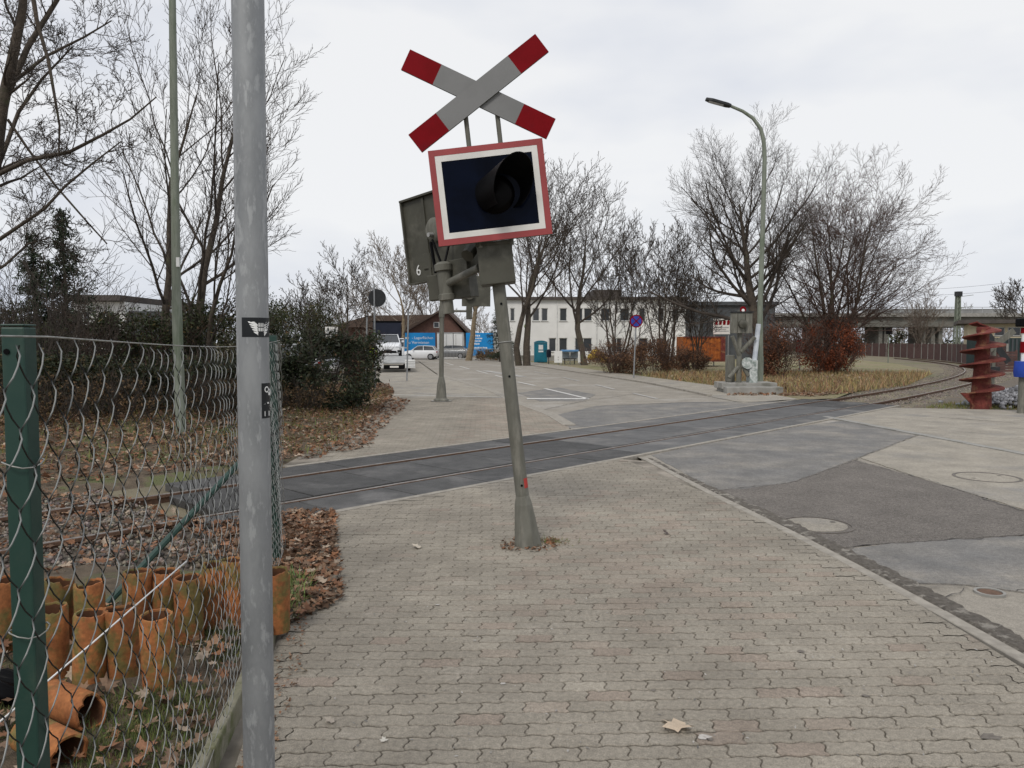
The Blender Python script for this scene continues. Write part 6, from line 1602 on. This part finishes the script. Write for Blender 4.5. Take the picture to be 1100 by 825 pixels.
mb = MB(); xm = (x0 + x1) / 2; hwid = (x1 - x0) / 2; mb.prism([(xm + hwid * 1.03 * math.cos(R(a)), PZ(368.4, Y) + .22 * math.sin(R(a))) for a in range(0, 181, 15)], -1.2, .05, frame((0, Y, 0)) @ Matrix.Rotation(R(90), 4, 'X')); mb.build('roof', MT['toilet'], t)
mb = MB(); mb.box((x0 + .14, Y - .03, .12), (x1 - .14, Y - .002, PZ(370, Y))); dr = mb.build('door', MT['toilet'], bd, bevel=.01)
mb = MB(); mb.box((xm - .2, Y - .042, PZ(375.5, Y)), (xm + .2, Y - .034, PZ(370.5, Y))); mb.build('white_label', MT['white_paint'], dr)
mb = MB(); mb.box((xm - .22, Y - .042, PZ(378.3, Y)), (xm + .22, Y - .034, PZ(376.6, Y))); mb.build('white_label', MT['white_paint'], dr)
mb = MB(); mb.box((x1 - .22, Y - .06, .95), (x1 - .17, Y - .032, 1.1)); mb.build('handle', MT['lamp_dark'], dr)
Y = 64; x = PXx(589.5, Y); t = thing('litter_bin', 'dark blue litter bin on a post at the bus stop', 'bin', (x, Y, 0))
mb = MB(); mb.tube([(x, Y, -.1), (x, Y, 1.2)], .035, 8); mb.build('post', MT['navy'], t)
mb = MB(); mb.lathe([(.17, .55), (.20, .7), (.20, 1.15), (.12, 1.22)], 16, frame((x, Y - .15, 0))); mb.build('bin_body', MT['navy'], t, autosmooth=40)
for k, (pa, pb, pt, lab, mm) in enumerate(((595.5, 604, 377, 'white board panel at left end of bus shelter', 'white_paint'), (621, 626.5, 377.5, 'narrow white post panel at right end of bus shelter', 'white_paint'), (627.5, 632.5, 377.5, 'narrow white post panel right of the bus shelter', 'white_paint'), (568, 571, 371, 'small white notice on post beside the portable toilet', 'white_paint'))):
    Y = 62; t = thing('board_panel', lab, 'sign', (PXx(pa, Y), Y, 0)); mb = MB(); mb.box((PXx(pa, Y), Y, .15 if k < 3 else 1.2), (PXx(pb, Y), Y + .08, PZ(pt, Y))); bo = mb.build('panel', MT[mm], t, bevel=.01)
    for q in range(5 if 0 < k < 3 else 2):
        mb = MB(); zq = .35 + q * .22 if k < 3 else 1.3 + q * .12; mb.box(((PXx(pa, Y) + PXx(pb, Y)) / 2 - .04, Y - .008, zq), ((PXx(pa, Y) + PXx(pb, Y)) / 2 + .04, Y - .002, zq + .07)); mb.build('print_block', MT['steel'], bo)
    mb = MB(); mb.tube([((PXx(pa, Y) + PXx(pb, Y)) / 2, Y + .12, -.1), ((PXx(pa, Y) + PXx(pb, Y)) / 2, Y + .12, 1.1)], .035, 6); mb.build('post', MT['galv'], t)
Y = 63; t = thing('bus_shelter', 'small bus shelter with blue curved roof between white boards', 'bus shelter', (PXx(613, Y), Y, 0)); xa, xb = PXx(603, Y), PXx(624, Y)
mb = MB(); mb.prism([(0, 0), (-.5, .12), (-1.2, .15), (-1.2, .20), (-.5, .18), (0, .06)], xa, xb, frame((0, Y, PZ(378.5, Y))) @ Matrix.Rotation(R(90), 4, 'Z') @ Matrix.Rotation(R(90), 4, 'X')) if False else mb.box((xa, Y - .3, PZ(378, Y)), (xb, Y + 1.2, PZ(375.8, Y))); mb.build('roof', mat('shelter_blue', (.10, .27, .52), None, 3, .4), t, bevel=.06)
for x in (xa + .05, (xa + xb) / 2, xb - .05): mb = MB(); mb.tube([(x, Y + 1.1, -.1), (x, Y + 1.1, PZ(378, Y))], .03, 6); mb.build('post', MT['win_frame'], t)
for i, (u, w) in enumerate(((xa + .1, (xa + xb) / 2 - .05), ((xa + xb) / 2 + .05, xb - .1))): mb = MB(); mb.box((u, Y + 1.1, .5), (w, Y + 1.12, PZ(378.4, Y))); mb.build('back_panel', mat('shelter_panel%d' % i, (.5, .55, .6), (.4, .45, .5), 2, .3), t)
mb = MB(); mb.box((xa + .2, Y + .5, .42), (xb - .3, Y + .95, .48)); mb.build('bench_seat', MT['navy'], t)
for x in (xa + .3, xb - .5): mb = MB(); mb.box((x, Y + .6, 0), (x + .06, Y + .85, .417)); mb.build('bench_leg', MT['navy'], t)
Y = 58; t = thing('sand_pile', 'pile of yellow sand bags behind the brown hedge', 'sand bags', (PXx(640, Y), Y, 0))
for q, (px, pz) in enumerate(((636, .7), (640, 1.05), (645, .8), (650, .5))):
    mb = MB(); c = Vector((PXx(px, Y), Y, pz)); mb.lathe([(.05, -.25), (.32, -.18), (.36, 0), (.30, .18), (.05, .25)], 12, frame(c[:])); mb.build('bag', MT['yellow'], t, smooth=True)

# rusty container and sign behind the verge
Y = 58; t = thing('rusty_container', 'rust orange steel container behind the verge left of the signal', 'container', (PXx(757, Y), Y, 0)); xa, xb = PXx(734, Y), PXx(778.5, Y); z0, z1 = .35, PZ(361.5, Y)
mb = MB(); mb.box((xa, Y, z0), (xb, Y + 2.4, z1)); cbod = mb.build('body', MT['rusty_orange'], t)
x = xa + .1
while x < xb - .25: mb = MB(); mb.box((x, Y - .05, z0 + .1), (x + .12, Y - .002, z1 - .1)); mb.build('corrugation', MT['rusty_orange'], cbod); x += .28
for z in (z0, z1 - .09): mb = MB(); mb.box((xa - .02, Y - .07, z), (xb + .02, Y - .053, z + .09)); mb.build('rail', MT['rust'], cbod)
mb = MB(); mb.box((PXx(774, Y), Y - .09, z0), (xb + .03, Y - .072, z1)); mb.build('door_post', MT['rust'], cbod)
Y = 60; t = thing('warning_board', 'white board with red figures beside the crossing signal back', 'sign', (PXx(775, Y), Y, 0)); xa, xb = PXx(766, Y), PXx(784, Y)
mb = MB(); mb.box((xa, Y, PZ(359, Y)), (xb, Y + .05, PZ(342.5, Y))); bo = mb.build('board', MT['sign_white'], t)
for k in range(4): 
    x = xa + .12 + k * .31; mb = MB(); mb.prism([(x, PZ(349, Y)), (x + .2, PZ(349, Y)), (x + .24, PZ(345.5, Y)), (x + .16, PZ(343.6, Y)), (x + .02, PZ(344.5, Y))], .002, .01, frame((0, Y, 0)) @ Matrix.Rotation(R(90), 4, 'X')); mb.build('red_figure', MT['sign_red'], bo)
for k in range(3): mb = MB(); mb.box((xa + .1, Y - .01, PZ(352.2 + k * 2, Y)), (xb - .1 - .2 * (k % 2), Y - .002, PZ(351.2 + k * 2, Y))); mb.build('print_line', MT['steel'], bo)
for x in (xa + .1, xb - .1): mb = MB(); mb.tube([(x, Y + .1, -.1), (x, Y + .1, PZ(343, Y))], .04, 6); mb.build('post', MT['galv'], t)

# crossing signal and barrier drive on its concrete base, right of the road
bx0, by0 = 8.62, 28.3
t = thing('barrier_signal', 'olive back of crossing signal on a concrete base beside the street lamp', 'railway signal', (bx0, by0, 0))
for k, (y0, z0, z1) in enumerate(((-.75, .0, .22), (-.1, .16, .34), (.55, .16, .34))):
    mb = MB(); mb.box((7.72, by0 + y0, z0 - .05), (9.75, by0 + y0 + .5, z1)); mb.build('base_beam', MT['concrete'], t, bevel=.02)
mb = MB(); mb.box((7.82, by0 - .24, -.05), (9.6, by0 + 1.0, .12)); mb.build('base_slab', MT['concrete'], t, bevel=.02)
sx = PXx(796, by0)
mb = MB(); mb.tube([(sx, by0 + .2, .3), (sx, by0 + .2, 3.0)], .10, 10); mb.build('post', MT['olive_post'], t, autosmooth=50)
mb = MB(); mb.box((PXx(784.5, by0), by0 - .05, PZ(358, by0)), (PXx(807.5, by0), by0 + .10, PZ(336, by0))); bd = mb.build('lamp_board', MT['olive_post'], t, bevel=.01)
mb = MB(); mb.box((PXx(783.5, by0), by0 - .09, PZ(335.8, by0)), (PXx(808.5, by0), by0 + .16, PZ(334.6, by0))); mb.build('board_roof', MT['lamp_dark'], bd)
for px in (791, 799.5): mb = MB(); mb.box((PXx(px, by0), by0 - .07, PZ(357, by0)), (PXx(px + .8, by0), by0 - .053, PZ(337, by0))); mb.build('stiffener', MT['olive'], bd)
mb = MB(); mb.lathe([(.16, 0), (.15, .14), (.05, .2)], 16, frame((sx + .02, by0 - .06, PZ(348, by0)), 0, R(90))); mb.build('lamp_housing', MT['olive'], bd, autosmooth=40)
mb = MB(); mb.lathe([(.11, 0), (.11, .03)], 20, frame((PXx(797, by0), by0 - .05, PZ(332.5, by0)), 0, R(90))); ds = mb.build('red_white_disc', MT['sign_red'], t)
mb = MB(); mb.lathe([(.055, .031), (.055, .036)], 16, frame((PXx(797, by0), by0 - .05, PZ(333.4, by0)), 0, R(90))); mb.build('white_centre', MT['white_paint'], ds)
for a, b_ in (((794, 381), (786.5, 361)), ((796, 378), (811, 362)), ((793, 394), (783, 406)), ((797, 392), (804, 404))):
    mb = MB(); p, q = deep(*a, by0 + .15), deep(*b_, by0 + .05); mb.tube([p, q], .075, 8); mb.build('barrier_arm', MT['olive_post'], t)
mb = MB(); mb.lathe([(.21, -.04), (.21, .04)], 20, frame(deep(803, 390, by0 - .0)[:], 0, R(90))); mb.build('counterweight', MT['graffiti'], t)
mb = MB(); mb.box((PXx(785, by0), by0 + .35, .34), (PXx(793, by0), by0 + .7, 1.35)); mb.build('relay_box', MT['olive_post'], t, bevel=.02)
mb = MB(); mb.box((PXx(806, by0), by0 - .0, .2), (PXx(814.5, by0), by0 + .45, PZ(387, by0))); mb.build('drive_cabinet', MT['graffiti'], t, bevel=.02)
mb = MB(); mb.tube([deep(810.5, 388, by0 + .2), deep(814, 356, by0 + .2), deep(815, 348, by0 + .2)], .09, 10); mb.build('white_tube', mat('tube_white', (.6, .63, .66), (.4, .44, .5), 3, .5), t, autosmooth=50)
x, y = place(845, 398); t = thing('red_marker', 'small red marker board in the brown bush right of the lamp', 'sign', (x, y, 0)); mb = MB(); mb.box((x - .2, y - 2.1, PZ(378, y - 2)), (x + .2, y - 2.05, PZ(365, y - 2))); mb.build('board', MT['sign_red'], t)
mb = MB(); mb.tube([(x + .1, y - 2, -.1), (x, y - 2, PZ(372, y - 2))], .04, 6); mb.build('post', MT['concrete'], t)
for k, (px, py, tp, lab) in enumerate(((954, 389, 352, 'small dark railway signal on a thin post beside the far track'),)):
    x, y = place(px, py); t = thing('track_signal', lab, 'railway signal', (x, y, 0)); mb = MB(); mb.tube([(x, y, -.1), (x, y, PZ(353, y))], .05, 6); mb.build('post', MT['galv_green'], t)
    mb = MB(); mb.box((x - .25, y - .15, PZ(359, y)), (x + .25, y + .1, PZ(352, y))); mb.build('head', MT['black'], t, bevel=.03)

# ------------------------------------------------------------------ rusty auger at the right, cross behind it, ballast heap
ax_, ay_ = 13.15, 21.5
t = thing('auger_screw', 'tall rust red steel auger screw standing upright beside the track', 'auger', (ax_, ay_, 0))
mb = MB(); mb.lathe([(.27, -.05), (.25, .5), (.20, 1.2), (.185, 1.75), (.155, 1.80), (.155, 2.2), (.12, 2.22)], 20, frame((ax_, ay_, 0))); mb.build('shaft', MT['rust'], t, autosmooth=40)
mb = MB(); mb.cbox((ax_, ay_, 2.18), (.26, .26, .16), frame((0, 0, 0))); mb.build('coupling', MT['rust'], t, bevel=.02)
fl_ = MB(); n = 24 * 5; prev = None; pitch = .40
for k in range(int(n * .98)):
    a = R(15) * k + R(195); z = .42 + pitch * k / 24; ri_, ro_ = .15, .56 * (1 if k > 6 else .75 + .25 * k / 6)
    if z > 1.85: ro_ *= max(.55, 1 - (z - 1.85) * .7)
    ring = [fl_.vert((ax_ + r_ * math.cos(a), ay_ + r_ * math.sin(a), z + dz)) for r_, dz in ((ri_, .035), (ro_, -.02), (ro_, .012), (ri_, .07))]
    if prev:
        for j in range(4): fl_.f.append([prev[j], prev[(j + 1) % 4], ring[(j + 1) % 4], ring[j]])
    else: fl_.f.append(ring)
    prev = ring
fl_.f.append(prev[::-1]); fl_.build('helical_flight', MT['rust'], t, autosmooth=40)
mb = MB(); mb.prism([(-.62, .42), (-.2, .42), (-.2, .0)], -.02, .02, frame((ax_, ay_ - .05, 0)) @ Matrix.Rotation(R(90), 4, 'X')); mb.build('cutting_tooth', MT['rust'], t)
Yc = 23.0; t = thing('andrew_cross', 'grey back of a St Andrew cross sign behind the auger', 'traffic sign', (PXx(1070, Yc), Yc, 0)); c = deep(1070, 370, Yc)
for a in (38, -52): mb = MB(); mb.cbox((0, .0 if a > 0 else .03, 0), (1.35, .025, .19), Matrix.Translation(c) @ Matrix.Rotation(R(-a), 4, 'Y')); mb.build('plank', MT['olive_post'] if a > 0 else MT['lamp_dark'], t)
mb = MB(); mb.tube([(c.x - .05, Yc + .05, -.1), (c.x, Yc + .05, c.z + .2)], .05, 8); mb.build('post', MT['olive_post'], t)
mb = MB(); mb.box((PXx(1062, Yc), Yc - .1, PZ(402, Yc)), (PXx(1073, Yc), Yc + .15, PZ(394, Yc))); mb.build('box', MT['lamp_dark'], t)
Yp = 20.0; x = PXx(1100, Yp); t = thing('striped_post', 'red and white post with dark lamp and blue base at right edge', 'railway signal', (x, Yp, 0))
mb = MB(); mb.tube([(x, Yp, .0), (x, Yp, PZ(352, Yp))], .06, 12); po = mb.build('post', MT['white_paint'], t, autosmooth=50)
for za, zb in ((379, 367), (358, 352)): mb = MB(); mb.tube([(x, Yp, PZ(za, Yp)), (x, Yp, PZ(zb, Yp))], .085, 12); mb.build('red_band', MT['sign_red'], po, autosmooth=50)
mb = MB(); mb.box((x - .18, Yp - .12, PZ(351, Yp)), (x + .18, Yp + .12, PZ(342, Yp))); mb.build('lamp', MT['black'], t, bevel=.03)
mb = MB(); mb.lathe([(.20, PZ(405, Yp)), (.22, PZ(400, Yp)), (.20, PZ(388, Yp))], 16, frame((x, Yp, 0))); mb.build('blue_collar', MT['sign_blue'], t, autosmooth=40)
mb = MB(); mb.lathe([(.10, -.05), (.09, PZ(405, Yp))], 12, frame((x, Yp, 0))); mb.build('foot', MT['olive_post'], t)
rng = np.random.default_rng(91); n = 900; q = rng.normal(0, .55, (n, 2)); hx, hy = PXx(1098, 22.5), 22.5
zz = np.maximum(0, .55 - .45 * np.hypot(q[:, 0] / 1.1, q[:, 1])) * rng.uniform(.75, 1.05, n)
o = scatter('stone_heap', STONE_V, STONE_F, np.column_stack([hx + q[:, 0] * 1.1, hy + q[:, 1], zz]), rot_any(rng, n), rng.uniform(.05, .10, (n, 3)), rng.uniform(.5, 1.7, (n, 1)) * np.ones((1, 3)), MT['stone_grey'])
tag(o, 'heap of grey crushed stone at the right edge beside the auger', 'stone heap', kind='stuff')

# ------------------------------------------------------------------ far wood closing the horizon
r = random.Random(123); mb = MB()
for k in range(110):
    x = r.uniform(-130, 170); y = r.uniform(150, 200) if x < 30 else r.uniform(175, 230); h = r.uniform(6, 11)
    if 20 < x < 60 and r.random() < .3: continue
    grow(mb, mb, (x, y, -.2), (r.gauss(0, .1), 0, 1), h * .75, .14, r, (9, 6, 4), (45, 42, 40), (.55, .45, .5), .15, .08, .12, .035, sides=(4, 3, 3, 3, 3), trunk_lv=-1)
tag(mb.build('far_wood', MT['twig_pale']), 'distant line of bare winter trees on the horizon', 'wood', kind='stuff')
rng = np.random.default_rng(5); n = 26000
xx = rng.uniform(-140, 190, n); hh = 2.2 + 1.1 * np.sin(xx * .31) + .8 * np.sin(xx * .83 + 1) + .5 * np.sin(xx * 2.1)
pos = np.column_stack([xx, rng.uniform(132, 146, n), np.abs(rng.random(n)) ** .8 * np.maximum(hh, .8)])
tin = rng.uniform(.5, 1.5, (n, 1)) * np.array([[1.6, 1.35, 1.2]]) * (1 + .25 * np.sin(xx * .9)[:, None] * np.array([[1, .4, .2]]))
tag(scatter('far_thicket', OVAL_V, OVAL_F, pos, rot_any(rng, n), rng.uniform(.2, .5, n), tin, MT['evergreen']), 'low distant band of brown green thicket on the horizon', 'thicket', kind='stuff')
